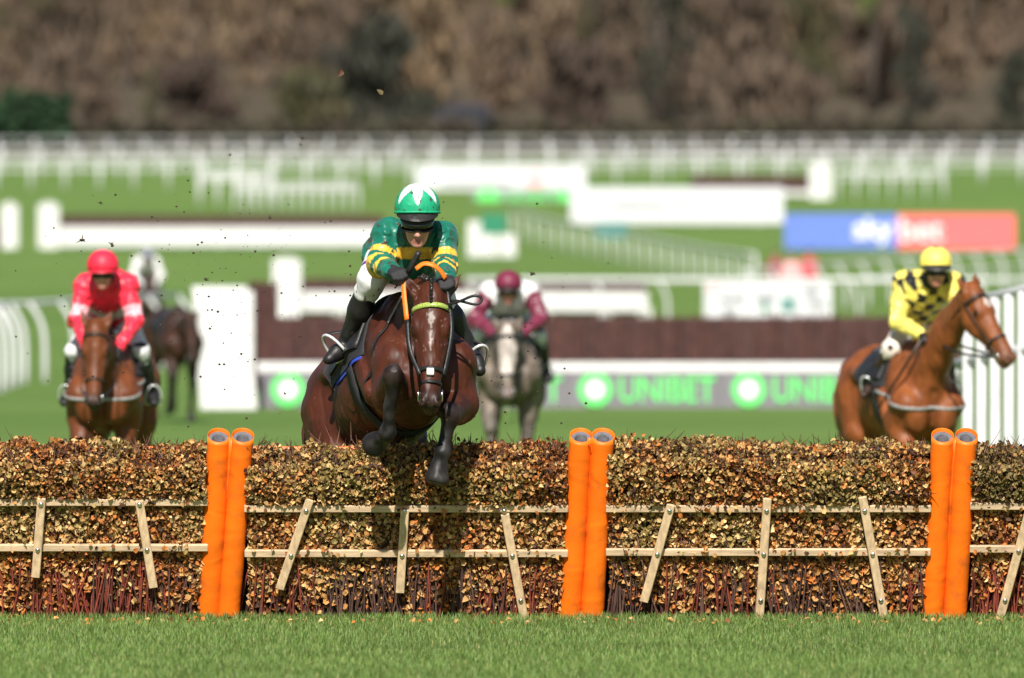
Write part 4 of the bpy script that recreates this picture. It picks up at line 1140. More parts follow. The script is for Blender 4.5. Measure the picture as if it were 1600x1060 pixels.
# ------------------------------------------------------------------ jockeys
RIDE = dict(pelvis=(-.12, 0, 1.74), chest=(.30, 0, 1.93), neck=(.47, 0, 2.02), head=(.60, 0, 2.045), face=(.97, 0, -.22),
            shR=(.36, -.185, 1.97), shL=(.36, .185, 1.97), elR=(.44, -.29, 1.68), elL=(.44, .29, 1.68), haR=(.66, -.13, 1.46), haL=(.66, .13, 1.46),
            kneeR=(.24, -.25, 1.45), kneeL=(.24, .25, 1.45), ankR=(-.05, -.32, 1.13), ankL=(-.05, .32, 1.13), toeR=(.10, -.35, 1.05), toeL=(.10, .35, 1.05))


def hand(S, w, el, up, side, k=.006, c=None):
    d = nrmz(np.array(w) - np.array(el)); nn = np.array(up, float); nn = nrmz(nn - d * np.dot(nn, d)); lt = np.cross(nn, d) * side
    w = np.array(w, float); S.ell(w + d * .045, (.052, .040, .021), (d, lt, nn), .02, c)
    S.cone(w - d * .03, w + d * .02, .026, .027, .02, c)
    for i, (o, ln) in enumerate(((-.030, .032), (-.010, .038), (.011, .036), (.030, .029))):
        b = w + d * .082 + lt * o + nn * .004; e1 = b + nrmz(d * .7 - nn * .55) * ln; e2 = e1 + nrmz(-nn * .9 - d * .35) * ln * .85; e3 = e2 + nrmz(-d * .9 - nn * .2) * ln * .6
        S.cone(b - d * .02, b, .0105, .0115, .008, c); S.cone(b, e1, .0115, .0105, k, c); S.cone(e1, e2, .0105, .0095, k, c); S.cone(e2, e3, .0095, .008, k, c)
    tb = w + d * .025 - lt * .038; S.cone(tb, tb + d * .035 - lt * .012 - nn * .008, .013, .012, .012, c); S.cone(tb + d * .035 - lt * .012 - nn * .008, tb + d * .062 + lt * .006 - nn * .022, .0115, .009, .005, c)


def limbs_of(J, g): return np.array(J[g], float)


def jockey(label, M, J, st, h=.013, group='jockeys in racing silks', fine=False):
    J = {k: np.array(v, float) for k, v in J.items()}
    f = nrmz(J['face']); u = np.array(J.get('crown', (0, 0, 1.)), float); u = nrmz(u - f * np.dot(u, f)); l = np.cross(u, f); H = J['head']; AX = (f, l, u)
    skin = st.get('skin', (.58, .28, .21)); Y = np.array((0, 1., 0))
    t = thing('person', label, 'person', M, group)
    hip = {s: J['pelvis'] + np.array((.02, s * .095, -.04)) for s in (-1, 1)}; sd = {-1: 'R', 1: 'L'}
    tw = nrmz(J['chest'] - J['pelvis'])
    hem = st.get('hem', 0)
    def torso(S, g=0.0, c=None, hem=0):
        if hem: S.cone(J['pelvis'] + (J['chest'] - J['pelvis']) * hem, J['chest'], .118 + g, .128 + g, .07, c, flat=(Y, 1.25))
        else: S.ell(J['pelvis'], (.125 + g, .155 + g, .115 + g), (tw, Y, np.cross(tw, Y)), .06, c)
        if not hem: S.cone(J['pelvis'], J['chest'], .115 + g, .128 + g, .07, c, flat=(Y, 1.25))
        S.cone(J['chest'], J['neck'], .125 + g, .06 + g * .4, .06, c, flat=(Y, 1.15))
        for s in (-1, 1): S.cone(J['chest'], J['sh' + sd[s]], .11 + g, .072 + g, .06, c, tagn=None)
    def arms(S, g=0.0, c=None, wrist=1.0):
        for s in (-1, 1):
            a, b, w = J['sh' + sd[s]], J['el' + sd[s]], J['ha' + sd[s]]
            S.cone(a, b, .060 + g, .048 + g, .03, c, tagn='arm'); S.cone(b, b + (w - b) * wrist, .048 + g, .031 + g * .8, .025, c, tagn='arm')
    def thighs(S, g=0.0, c=None):
        for s in (-1, 1):
            S.cone(hip[s], J['knee' + sd[s]], .086 + g, .060 + g, .05, c); k_, a_ = J['knee' + sd[s]], J['ank' + sd[s]]
            S.cone(k_, k_ + (a_ - k_) * .18, .058 + g, .055 + g, .03, c)
    def shins(S, g=0.0, c=None, a0=.0):
        for s in (-1, 1):
            k_, a_, t_ = J['knee' + sd[s]], J['ank' + sd[s]], J['toe' + sd[s]]; k0 = k_ + (a_ - k_) * a0
            S.cone(k0, k_ + (a_ - k_) * .45, .054 + g, .056 + g, .03, c); S.cone(k_ + (a_ - k_) * .45, a_, .055 + g, .038 + g, .03, c)
            dr = nrmz(t_ - a_); S.cone(a_ - dr * .045 - np.array((0, 0, .02)), a_ + (t_ - a_) * .55, .034 + g, .036 + g, .03, c); S.cone(a_ + (t_ - a_) * .5, t_, .038 + g, .030 + g, .03, c, flat=((0, 0, 1), .8))
    def head(S):
        lip = (.42, .12, .11)
        S.ell(H + u * .03, (.098, .076, .105), AX, .03); S.ell(H + f * .03 - u * .055, (.066, .058, .075), AX, .03)
        S.ell(H + f * .070 - u * .105, (.024, .026, .020), AX, .02); S.cone(H + f * .092 + u * .005, H + f * .112 - u * .040, .011, .014, .012)
        for s in (-1, 1):
            S.ell(H + f * .102 - u * .044 + l * s * .012, (.011, .010, .009), AX, .008); S.ell(H + f * .068 - u * .03 + l * s * .042, (.028, .022, .022), AX, .02)
            S.ell(H + f * .088 + u * .010 + l * s * .032, (.014, .018, .012), AX, .015, tuple(np.array(skin) * .6), sub=True); S.ell(H + l * s * .076 - u * .005 - f * .01, (.02, .010, .032), AX, .01)
        S.ell(H + f * .090 - u * .071, (.012, .024, .006), AX, .006, lip); S.ell(H + f * .088 - u * .084, (.012, .020, .007), AX, .006, lip)
        S.cone(H + f * .100 - u * .0775 - l * .02, H + f * .100 - u * .0775 + l * .02, .003, .003, .004, (.15, .04, .04), sub=True)
        S.cone(H - u * .05 - f * .02, J['neck'], .056, .062, .03)
    B = Solid(skin); torso(B); arms(B); thighs(B); shins(B); head(B)
    for s in (-1, 1): hand(B, J['ha' + sd[s]], J['el' + sd[s]], J.get('hup', (0, 0, 1)), s)
    B.field(.0065 if fine else h).surface().smooth(1)
    part('body', mesh('body', B.V, B.Q, True, B.colours(.006)), 'skin', t)
    # silks
    S = Solid(); torso(S, .020, None, hem); arms(S, .012 if fine else .016, None, .97)
    S.field(.0085 if fine else h).surface().smooth(1); V = S.V; nr = S.normals()
    wr = .010 * (1 - 2.4 * np.abs(vnoise(V * np.array((1, 1, 1.0)), 8, 3))) * .7 + .004 * vnoise(V, 22, 5) + .008 * (1 - 2.4 * np.abs(vnoise(V, 15, 8)))
    S.V = V = V + nr * wr[:, None]
    armt = np.zeros(len(V)); da = np.full(len(V), 9.0)
    for s in (-1, 1):
        a, b, w = J['sh' + sd[s]], J['el' + sd[s]], J['ha' + sd[s]]
        for (p, q, o) in ((a, b, 0), (b, w, 1)):
            tt = np.clip((V - p) @ (q - p) / ((q - p) @ (q - p)), 0, 1); dd = np.linalg.norm(V - p - tt[:, None] * (q - p), axis=1); m_ = dd < da; da[m_] = dd[m_]; armt[m_] = tt[m_] + o
    bt = (V - J['pelvis']) @ (J['chest'] - J['pelvis']) / ((J['chest'] - J['pelvis']) @ (J['chest'] - J['pelvis'])); db = np.linalg.norm(V - J['pelvis'] - np.clip(bt, 0, 1.3)[:, None] * (J['chest'] - J['pelvis']), axis=1)
    isarm = da < np.minimum(.095, db * .62)
    C = st['silk'](V, isarm, armt, bt, J)
    if st.get('mud'):
        mk = (vnoise(V, 45, 11) > .62) & (vnoise(V, 9, 12) > -.3); C[mk] = np.array((.05, .035, .02))
    part('silks', mesh('silks', V, S.Q, True, C), 'silk', t)
    # breeches and boots
    S = Solid(); S.ell(J['pelvis'] - np.array((0, 0, .02)), (.12, .155, .11), (tw, Y, np.cross(tw, Y)), .05); thighs(S, .013)
    if hem: S.cone(J['pelvis'], J['pelvis'] + (J['chest'] - J['pelvis']) * (hem + .15), .118, .122, .05, flat=(Y, 1.25))
    S.field(.009 if fine else h).surface().smooth(1)
    V = S.V + S.normals() * (.006 * vnoise(S.V, 14, 6) + .004 * (1 - 2 * np.abs(vnoise(S.V, 20, 7))))[:, None]
    C = np.tile(np.array(st['breeches']), (len(V), 1)); mk = vnoise(V, 50, 15) > (.66 if st.get('mud') else .9); C[mk] = (.16, .12, .08)
    br = part('breeches', mesh('breeches', V, S.Q, True, C), 'white_cloth', t)
    if fine:
        k_ = J['kneeR'] * .62 + hip[-1] * .38
        o_ = nrmz(np.array((.55, -.75, .35))); p_ = S.hit(k_, o_, .2); s1 = nrmz(np.cross(o_, (0, 0, 1.))); s2 = np.cross(s1, o_)
        MB().ball(p_, (.024, .024, .004), 14, (s1, s2, o_)).build('round_badge', 'purple_print', br)
    for s in (-1, 1):
        S = Solid(); q = {k: v for k, v in J.items()}
        k_, a_, t_ = J['knee' + sd[s]], J['ank' + sd[s]], J['toe' + sd[s]]; k0 = k_ + (a_ - k_) * (.16 if fine else .0); dr = nrmz(t_ - a_)
        S.cone(k0, k_ + (a_ - k_) * .45, .064 if fine else .079, .064, .03); S.cone(k_ + (a_ - k_) * .45, a_, .063, .046, .03)
        S.cone(a_ - dr * .05 - np.array((0, 0, .028)), a_ + (t_ - a_) * .55, .040, .042, .03); S.cone(a_ + (t_ - a_) * .5, t_, .043, .034, .03, flat=((0, 0, 1), .85))
        S.field(.009 if fine else h).surface().smooth(1); V = S.V + S.normals() * (.003 * vnoise(S.V, 22, 3))[:, None]
        part('boot', mesh('boot', V, S.Q, True), st.get('boot', 'leather'), t)
        S = Solid(); hand(S, J['ha' + sd[s]], J['el' + sd[s]], J.get('hup', (0, 0, 1)), s)
        for p in S.P:
            if p['t'] == 'c': p['ra'] += .0035; p['rb'] += .0035
            else: p['r'] = p['r'] + .004
        d = nrmz(J['ha' + sd[s]] - J['el' + sd[s]]); S.cone(J['ha' + sd[s]] - d * .045, J['ha' + sd[s]], .036, .034, .01)
        S.field(.0045 if fine else h * .7).surface().smooth(1); part('glove', mesh('glove', S.V, S.Q, True), 'black_cloth' if fine else 'leather', t)
    # helmet with silk cover, peak, goggles, neck cover
    he = thing_part('helmet', t); hc = H + u * st.get('hc', .056) - f * .012; R = np.array(st.get('hr', (.132, .122, .118)))
    V = []; C = []; na, nt_ = 96, 40
    for i in range(nt_):
        th = 1.50 * i / (nt_ - 1)
        for k in range(na):
            ph = 2 * pi * k / na; cth = th + (.60 * (1 - cos(ph)) * .5 if i > nt_ * .6 else 0) * ((i - nt_ * .6) / (nt_ * .4) if i > nt_ * .6 else 0)
            rip = 1 + .012 * sin(9 * ph + 1.3) * (th / 1.6) ** 2
            V.append(hc + f * R[0] * sin(cth) * cos(ph) * rip + l * R[1] * sin(cth) * sin(ph) * rip + u * R[2] * cos(cth)); C.append(st['cap'](th, ph))
    Fs = [(i * na + k, (i + 1) * na + k, (i + 1) * na + (k + 1) % na, i * na + (k + 1) % na) for i in range(nt_ - 1) for k in range(na)]
    V = np.array(V); C = np.array(C, float)
    if st.get('mud'):
        mk = (vnoise(V, 60, 21) > .58) & (vnoise(V, 14, 22) > -.1); C[mk] = (.06, .045, .03)
    part('cap_cover', mesh('cap_cover', V, Fs, True, C), 'cap', he)
    rim = [hc + f * (R[0] + .001) * sin(1.50 + .30 * (1 - cos(p))) * cos(p) + l * (R[1] + .001) * sin(1.50 + .30 * (1 - cos(p))) * sin(p) + u * R[2] * cos(1.50 + .30 * (1 - cos(p))) for p in np.linspace(0, 2 * pi, 49)[:-1]]
    mb = MB().tube(rim, .007, 6, closed=True); mb.C = [tuple(st['cap'](1.6, .4))] * len(mb.V); mb.build('rim', 'cap', he, colr=True)
    V = []; n = 22                                                                            # peak
    for lay in (0, 1):
        for j in range(4):
            for k in range(n):
                ph = -1.15 + 2.3 * k / (n - 1); ex = (.000 + .052 * j / 3) * max(0.0, cos(ph * 1.3)) ** .6
                V.append(hc + f * (R[0] * sin(1.50) * cos(ph) + ex - .006) + l * (R[1] * sin(1.50) * sin(ph)) + u * (R[2] * cos(1.50) - .008 - .030 * j / 3 * cos(ph) - .004 * lay - .03 * (1 - cos(ph))))
    Fs = [(a0 * 4 * n + j * n + k, a0 * 4 * n + j * n + k + 1, a0 * 4 * n + (j + 1) * n + k + 1, a0 * 4 * n + (j + 1) * n + k) for a0 in (0, 1) for j in range(3) for k in range(n - 1)]
    Fs += [(3 * n + k, 3 * n + k + 1, 7 * n + k + 1, 7 * n + k) for k in range(n - 1)]
    mb = MB(); mb.add(V, Fs, st.get('peak', (.02, .018, .017))); mb.build('peak', 'cap', he, colr=True)
    go = thing_part('goggles', t)
    pts = []; nn_ = []
    for k in range(25):
        ph = -1.45 + 2.9 * k / 24; d = f * cos(ph) + l * sin(ph); pts.append(H + u * .004 + f * (.108 * cos(ph) + .004) + l * .082 * sin(ph)); nn_.append(d - u * .12)
    MB().ribbon(pts, nn_, .046, .007).build('lens', 'lens', go)
    MB().ribbon([p + u * .024 + nrmz(q) * .002 for p, q in zip(pts, nn_)], nn_, .010, .010).build('frame', 'black_cloth', go)
    MB().ribbon([p - u * (.026 - .012 * math.exp(-((k - 12) / 2.2) ** 2)) + nrmz(q) * .002 for k, (p, q) in enumerate(zip(pts, nn_))], nn_, .007, .009).build('frame', 'black_cloth', go)
    S = Solid(); S.cone(H - u * .055 - f * .03, J['neck'] + f * .01, .070, .080, .03); S.ell(H - f * .02 - u * .01, (.094, .086, .098), AX, .03)
    S.ell(H + f * .085 - u * .035, (.085, .053, .088), AX, .02, sub=True); S.field(.008 if fine else h).surface().smooth(1)
    mb = mesh('neck_cover', S.V, S.Q, True); part('neck_cover', mb, 'black_cloth', t)
    return t, J


def stirrup(hs, J, s, white=True):
    """stirrup leather and iron belong to the saddled horse"""
    k = 'R' if s < 0 else 'L'; a, t_ = J['ank' + k], J['toe' + k]; d = nrmz(t_ - a); foot = a + (t_ - a) * .52
    up = nrmz(np.array((0, 0, 1.)) - d * d[2]); sd = np.cross(up, d)
    top = foot + up * .115
    pts = [foot - up * .046 + sd * .058 * q for q in (-1, -.5, 0, .5, 1)]
    arch = [foot + sd * .064 * cos(g) + up * (-.040 + .155 * sin(g) ** .8 if sin(g) > 0 else -.04) for g in np.linspace(0, pi, 13)]
    o = MB().tube(arch, .0085, 8).tube(pts, .012, 6).build('stirrup', 'steel_white', hs['o'])
    sp = hs['S'].hit((.16, 0, 1.25), (0, s * 1.0, .9), .5) + np.array((0, s * .03, .03))
    MB().ribbon([sp, sp * .5 + top * .5 + np.array((0, s * .02, 0)), top], [(0, s, .2)] * 3, .022, .004).build('stirrup_leather', 'leather', hs['o'])


def reins(hs, J, mat_name='leather', sag=.03):
    for s in (-1, 1):
        k = 'R' if s < 0 else 'L'; b = hs['bit'][s]; h_ = J['ha' + k] + nrmz(J['ha' + k] - J['el' + k]) * .06
        out = np.array((0, s * .05, 0)); pts = curve([b, b * .6 + h_ * .4 + out + np.array((0, 0, -sag)), h_], 14)
        MB().ribbon(pts, [(0, s, .3)] * 14, .018, .005).build('rein', mat_name, hs['bridle'])


# silks and caps
def tri(x): x = x % 1.0; return 1 - abs(2 * x - 1)
G, YL = np.array((.004, .135, .088)), np.array((.80, .47, .045))
def silk_hero(V, isarm, at_, bt, J):
    C = np.tile(G, (len(V), 1)); wob = .014 * vnoise(V, 12, 2)
    m_ = isarm & (((at_ + wob > .58) & (at_ + wob < .78)) | ((at_ + wob > .98) & (at_ + wob < 1.16)) | ((at_ + wob > 1.34) & (at_ + wob < 1.50))); C[m_] = YL
    zz = (V - J['chest']) @ nrmz(J['crown']) + .06 * wob; m_ = ~isarm & (((bt > .95) & (zz > -.045) & (zz < .018)) | ((bt > .72) & (bt <= .95))); C[m_] = YL
    return C
def cap_hero(th, ph):
    thr = .42 + .80 * tri(ph / (2 * pi) * 6 + .5)
    if th > 1.30: return (.012, .33, .165)
    return (.80, .80, .80) if th < thr else (.012, .33, .165)
RD, WH = np.array((.80, .022, .055)), np.array((.80, .78, .78))
def silk_red(V, isarm, at_, bt, J):
    C = np.tile(RD, (len(V), 1)); C[isarm & (at_ > .62) & (at_ < .94)] = (.78, .40, .45); C[~isarm & (bt > .45) & (bt < .72)] = (.72, .55, .56)
    return C
YE = np.array((.84, .70, .13))
def silk_yellow(V, isarm, at_, bt, J):
    C = np.tile(YE, (len(V), 1)); q = V / .15; a = np.abs((q[:, 0] * .7 + q[:, 1] * 1.0 + q[:, 2] * .7) % 1 - .5) + np.abs((q[:, 1] * 1.0 - q[:, 2] * .7 - q[:, 0] * .7) % 1 - .5)
    C[~isarm & (a < .47)] = (.012, .012, .014); return C
def silk_maroon(V, isarm, at_, bt, J):
    C = np.tile(WH * .95, (len(V), 1)); C[isarm & (at_ > .12)] = (.16, .016, .045); return C
def silk_white(V, isarm, at_, bt, J): return np.tile(WH, (len(V), 1))

MT['browband'] = mat('browband_sequins', (.34, .44, .09), .3, .8, 160, spec=.6)
MT['white_cloth_plain'] = mat('white_sheepskin', (.6, .57, .52), .8, .2, 60, bump=.4)
BAY = dict(white=.5, body=(.066, .0162, .0068), leg=(.0065, .0055, .0055), muzzle=(.030, .011, .008), hoof=(.014, .012, .011))

def hero():
    M, L, R = frame(18, 20, 1.04, (.35, 0, 1.62), at(625, 455, 69.45)); L0 = L; L = lambda px, py, d: L0(px, py, d - .35)
    w2l = lambda v: np.linalg.inv(R) @ np.array(v, float)
    poll = L(674, 464, 69.08)
    pose = dict(neck=[(.54, .0, 1.27), (np.array((.54, 0, 1.27)) + poll) / 2 + np.array((0, 0, .05)), poll],
                h=w2l((-.01, -.38, -1)), n=w2l((.0, -1, .38)), ears=(.78, .40),
                FR=[(.62, -.20, .93), L(614, 588, 68.92), L(607, 676, 69.02), L(588, 692, 69.12)], FL=[(.60, .17, .88), L(704, 648, 69.10), L(691, 708, 69.08), L(685, 738, 69.07)],
                HR=[(-.42, -.19, .92), (-.80, -.18, .50), (-.72, -.17, .14), (-.66, -.17, .0)], HL=[(-.42, .19, .92), (-.80, .17, .52), (-.74, .16, .16), (-.68, .16, .02)])
    hs = horse('horse', 'dark bay horse with white stripe leaping the hurdle under the green rider', M, pose, BAY, .0092, (-.10, 0, -.60), 'hair', 'plaits',
               [(.12, .19, .015), (.17, .33, .005), (.44, .475, .010)], ('browband', 'drop', 'blue_pad', 'neck_strap', 'sweat'))
    J = dict(pelvis=L(622, 400, 70.02), chest=L(646, 392, 69.55), neck=L(651, 362, 69.38), head=L(652, 348, 69.22), face=w2l((.02, -1, -.28)), crown=w2l((0, 0, 1)),
             shR=L(608, 368, 69.46), shL=L(689, 372, 69.42), elR=L(594, 413, 69.34), elL=L(696, 419, 69.28), haR=L(614, 424, 69.14), haL=L(697, 434, 69.12),
             kneeR=L(580, 438, 69.62), kneeL=L(684, 458, 69.62), ankR=L(541, 538, 69.90), ankL=L(735, 548, 69.74), toeR=L(514, 562, 69.80), toeL=L(750, 580, 69.62), hup=w2l((-.2, -.3, 1)))
    t, J = jockey('person in green and gold hooped silks crouched on the leaping bay horse', M, J,
                  dict(silk=silk_hero, cap=cap_hero, breeches=(.76, .75, .76), mud=True, skin=(.60, .29, .22), hc=.082, hr=(.130, .122, .128)), fine=True)
    for s in (-1, 1): stirrup(hs, J, s)
    # reins: orange grips near the hands, black towards the bit, loose loop on the left side
    for s, k in ((-1, 'R'), (1, 'L')):
        b = hs['bit'][s]; h_ = J['ha' + k] + nrmz(J['ha' + k] - J['elR' if s < 0 else 'elL']) * .04
        if s < 0:
            p = curve([L(656, 586, 68.80), L(640, 545, 68.90), L(636, 500, 68.95)], 10); MB().ribbon(p, [w2l((-.5, -1, 0))] * 10, .022, .005).build('rein', 'leather', hs['bridle'])
            p = curve([L(636, 500, 68.95), L(632, 462, 69.02), L(630, 432, 69.08)], 10); MB().ribbon(p, [w2l((-.4, -1, 0))] * 10, .026, .006).build('rein_grip', 'orange_rubber', hs['bridle'])
        else:
            p = curve([L(694, 586, 68.80), L(706, 520, 68.95), L(702, 470, 69.0), h_], 14); MB().ribbon(p, [w2l((.5, -1, 0))] * 14, .022, .005).build('rein', 'leather', hs['bridle'])
    p = curve([L(650, 421, 69.0), L(662, 413, 68.99), L(676, 415, 68.98), L(688, 424, 69.0), L(696, 436, 69.02)], 16)
    MB().ribbon(p, [w2l((0, -.8, .6))] * 16, .026, .006).build('rein_grip', 'orange_rubber', hs['bridle'])
    p = curve([L(700, 476, 68.97), L(716, 472, 68.93), L(738, 463, 68.9), L(750, 464, 68.9), L(752, 471, 68.9), L(742, 476, 68.9), L(720, 471, 68.94), L(704, 470, 68.98)], 30)
    MB().tube(p, .0075, 6).build('rein_loop', 'leather', hs['bridle'])
    wp = thing('whip', 'short black whip held in the green rider\'s gloved hand', 'whip')
    a, b = at(655, 394, 68.67), at(638, 426, 68.70); d = nrmz(b - a)
    MB().tube([a, a + d * .02, a + d * .10, b], [.016, .0175, .015, .014], 10).build('handle', 'leather', wp)
    MB().tube([b, b + d * .10 + np.array((-.03, .16, .0))], [.010, .005], 8).build('shaft', 'leather', wp)
    return hs

hero()


def others():
    # red rider on a bay, coming straight on
    d = 93.0; g = at(152, 0, d); M, L, R = frame(-4, 2, .98, (1.0, 0, 0), (at(155, 0, d)[0], d - .6, .0))
    pose = dict(GALLOP); pose.update(neck=[(.52, 0, 1.30), (.84, 0, 1.45), (1.08, 0, 1.60)], h=(.30, 0, -.95), n=(.95, 0, .30), ears=(.40, .15))
    bay2 = dict(body=(.135, .040, .013), leg=(.02, .015, .013), muzzle=(.04, .025, .02), hoof=(.03, .025, .02))
    hs = horse('horse', 'bay horse galloping straight on at the left under the red rider', M, pose, bay2, .014, tack=('breast_girth',), fx=False, leather='brown_leather')
    J = dict(RIDE); J.update(elR=(.44, -.215, 1.68), elL=(.44, .23, 1.68), shR=(.36, -.165, 1.95), shL=(.36, .165, 1.95), haR=(.68, -.10, 1.46))
    t, J = jockey('person in red silks and red cap riding the left bay horse', M, J, dict(silk=silk_red, cap=lambda a, b: RD, breeches=(.76, .75, .75), peak=(.5, .012, .03)), .012)
    for s in (-1, 1): stirrup(hs, J, s)
    reins(hs, J)
    # maroon rider on a grey
    d = 111.0; M, L, R = frame(-1, 1, 1.02, (1.0, 0, 0), (at(793, 0, d)[0], d - .6, -.03))
    pose = dict(GALLOP); pose.update(neck=[(.52, 0, 1.28), (.84, 0, 1.37), (1.08, 0, 1.48)], h=(.30, 0, -.95), n=(.94, 0, .34), ears=(.55, .1))
    grey = dict(body=(.135, .106, .082), leg=(.08, .07, .065), muzzle=(.24, .18, .17), hoof=(.06, .05, .05), dapple=True)
    hs = horse('horse', 'dappled grey horse in the centre under the maroon and white rider', M, pose, grey, .015, hair='hair_grey', blaze=[(-.02, .46, .075)], tack=('neck_strap',), fx=False)
    J = dict(RIDE)
    for k, dz in dict(pelvis=-.08, chest=-.15, neck=-.18, head=-.20, shR=-.15, shL=-.15, elR=-.08, elL=-.08).items(): J[k] = (J[k][0], J[k][1], J[k][2] + dz)
    t, J = jockey('person in white silks with maroon sleeves and cap on the grey horse', M, J, dict(silk=silk_maroon, cap=lambda a, b: (.16, .016, .045), breeches=(.74, .73, .72), peak=(.03, .01, .012)), .013)
    for s in (-1, 1): stirrup(hs, J, s)
    reins(hs, J)
    # yellow rider on a chestnut, turned to the right
    d = 93.5; M, L, R = frame(17, 3, 1.0, (.35, 0, 1.62), at(1428, 528, d))
    poll = L(1516, 458, d - .95); w2l = lambda v: np.linalg.inv(R) @ np.array(v, float)
    pose = dict(GALLOP); pose.update(neck=[(.52, 0, 1.30), (np.array((.52, 0, 1.30)) + poll) / 2 + np.array((.02, 0, .02)), poll], h=w2l((.46, -.33, -.80)), n=w2l((.62, -.62, .45)), ears=(.35, .25))
    chest = dict(body=(.205, .060, .016), leg=(.18, .052, .016), muzzle=(.20, .085, .05), hoof=(.08, .05, .03))
    hs = horse('horse', 'chestnut horse with white star turned to the right under the yellow rider', M, pose, chest, .014, (-.22, .0, -.55), 'hair_red', blaze=[(.10, .19, .030)], tack=('breast_girth',), fx=False, leather='brown_leather')
    J = dict(RIDE); J.update(pelvis=L(1434, 508, d + .28), chest=L(1440, 456, d - .02), neck=L(1455, 438, d - .2), head=L(1462, 421, d - .3), face=w2l((.12, -1, -.22)), crown=w2l((0, 0, 1)),
             shR=L(1413, 442, d + .0), shL=L(1489, 444, d - .12), elR=L(1402, 502, d - .12), elL=L(1499, 492, d - .25), haR=L(1440, 524, d - .42), haL=L(1478, 524, d - .40),
             kneeR=L(1394, 545, d - .05), kneeL=L(1472, 548, d + .05), ankR=L(1366, 600, d + .2), ankL=L(1486, 606, d + .3), toeR=L(1350, 618, d + .06), toeL=L(1494, 624, d + .15))
    st = dict(silk=silk_yellow, cap=lambda a, b: (.012, .012, .014) if a < .16 + .16 * tri(b / (2 * pi) * 6) else YE, breeches=(.74, .66, .58), peak=(.03, .028, .025), boot='brown_leather', hem=.5)
    t, J = jockey('person in yellow silks with black diamonds riding the chestnut horse', M, J, st, .012)
    for s in (-1, 1): stirrup(hs, J, s)
    reins(hs, J)
    wp = thing('whip', 'brown whip hanging along the chestnut horse\'s shoulder', 'whip')
    a, b = at(1440, 530, d - .5), at(1372, 640, d - .35)
    MB().tube([a, a * .7 + b * .3, b], [.016, .012, .007], 8).build('shaft', 'brown_leather', wp)
    # loose horse
    d = 168.0; M, L, R = frame(14, 0, .98, (1.0, 0, 0), (at(298, 0, d)[0], d - .6, .0))
    pose = dict(GALLOP); pose.update(neck=[(.52, 0, 1.28), (.84, 0, 1.34), (1.08, 0, 1.44)], h=(.25, 0, -.96), n=(.96, 0, .25))
    drk = dict(body=(.045, .018, .011), leg=(.015, .011, .010), muzzle=(.03, .018, .015), hoof=(.02, .018, .017))
    hs = horse('horse', 'dark brown riderless horse trotting in beside the tall white wing', M, pose, drk, .02, tack=('neck_strap',), fx=False)
    # white rider far back at the left
    d = 250.0; M, L, R = frame(8, 2, 1.0, (1.0, 0, 0), (at(236, 0, d)[0], d - .6, gz(d) + .04))
    hs = horse('horse', 'distant dark horse behind the red rider\'s shoulder', M, dict(GALLOP), drk, .024, tack=(), fx=False)
    J = dict(RIDE); t, J = jockey('distant person in white silks behind the red rider\'s shoulder', M, J, dict(silk=silk_white, cap=lambda a, b: (.25, .26, .34), breeches=(.74, .73, .72)), .018)
    for s in (-1, 1): stirrup(hs, J, s)
    reins(hs, J)

others()


def steward(px, d, label, jacket, face_dir=1):
    b = ground_at(px, d); t = thing('person', label, 'person', Matrix.Translation(b), 'people standing behind the rail')
    def build(g, jac, legs, head_):
        S = Solid((.5, .26, .2))
        if legs or not jac:
            for s in (-1, 1): S.cone((s * .09, 0, .92), (s * .10, -.02, .48), .085 + g, .058 + g, .03); S.cone((s * .10, -.02, .48), (s * .10, 0, .09), .056 + g, .04 + g, .03); S.cone((s * .10, .02, .05), (s * .11, -.14, .04), .045 + g, .035 + g, .02)
        if jac or not legs:
            S.cone((0, 0, .95), (0, 0, 1.38), .15 + g, .16 + g, .05, flat=((1, 0, 0), 1.2))
            for s in (-1, 1): S.cone((s * .19, 0, 1.42), (s * .26, -.03, 1.14), .06 + g, .05 + g, .04); S.cone((s * .26, -.03, 1.14), (s * .16, -.22, 1.02), .048 + g, .036 + g, .03)
        if head_:
            S.cone((0, 0, 1.42), (0, -.01, 1.56), .06, .055, .03); S.ell((0, -.02, 1.65), (.077, .098, .115), k=.03); S.cone((0, -.115, 1.66), (0, -.13, 1.63), .012, .014, .01)
            for s in (-1, 1):
                S.ell((s * .16, -.26, 1.0), (.04, .05, .03), k=.02)
                for q in range(4): S.cone((s * .16 + (q - 1.5) * .016, -.29, 1.0), (s * .16 + (q - 1.5) * .016, -.33, .98), .009, .008, .004)
        return S.field(.018).surface().smooth(1)
    S = build(0, False, False, True); part('body', mesh('body', S.V, S.Q, True, (.5, .26, .2)), 'skin', t)
    S = build(.02, True, False, False); part('jacket', mesh('jacket', S.V, S.Q, True, jacket), 'silk', t)
    S = build(.016, False, True, False); part('trousers', mesh('trousers', S.V, S.Q, True), 'black_cloth', t)
    MB().ball((0, 0, 1.70), (.09, .11, .10), 14).build('cap', 'black_cloth', t)
steward(1212, 362, 'left one of the three people behind the rail, in dark red', (.28, .05, .05))
steward(1237, 356, 'middle one of the three people behind the rail, in pale pink', (.75, .40, .40))
steward(1264, 364, 'right one of the three people behind the rail, in bright red', (.60, .05, .07))

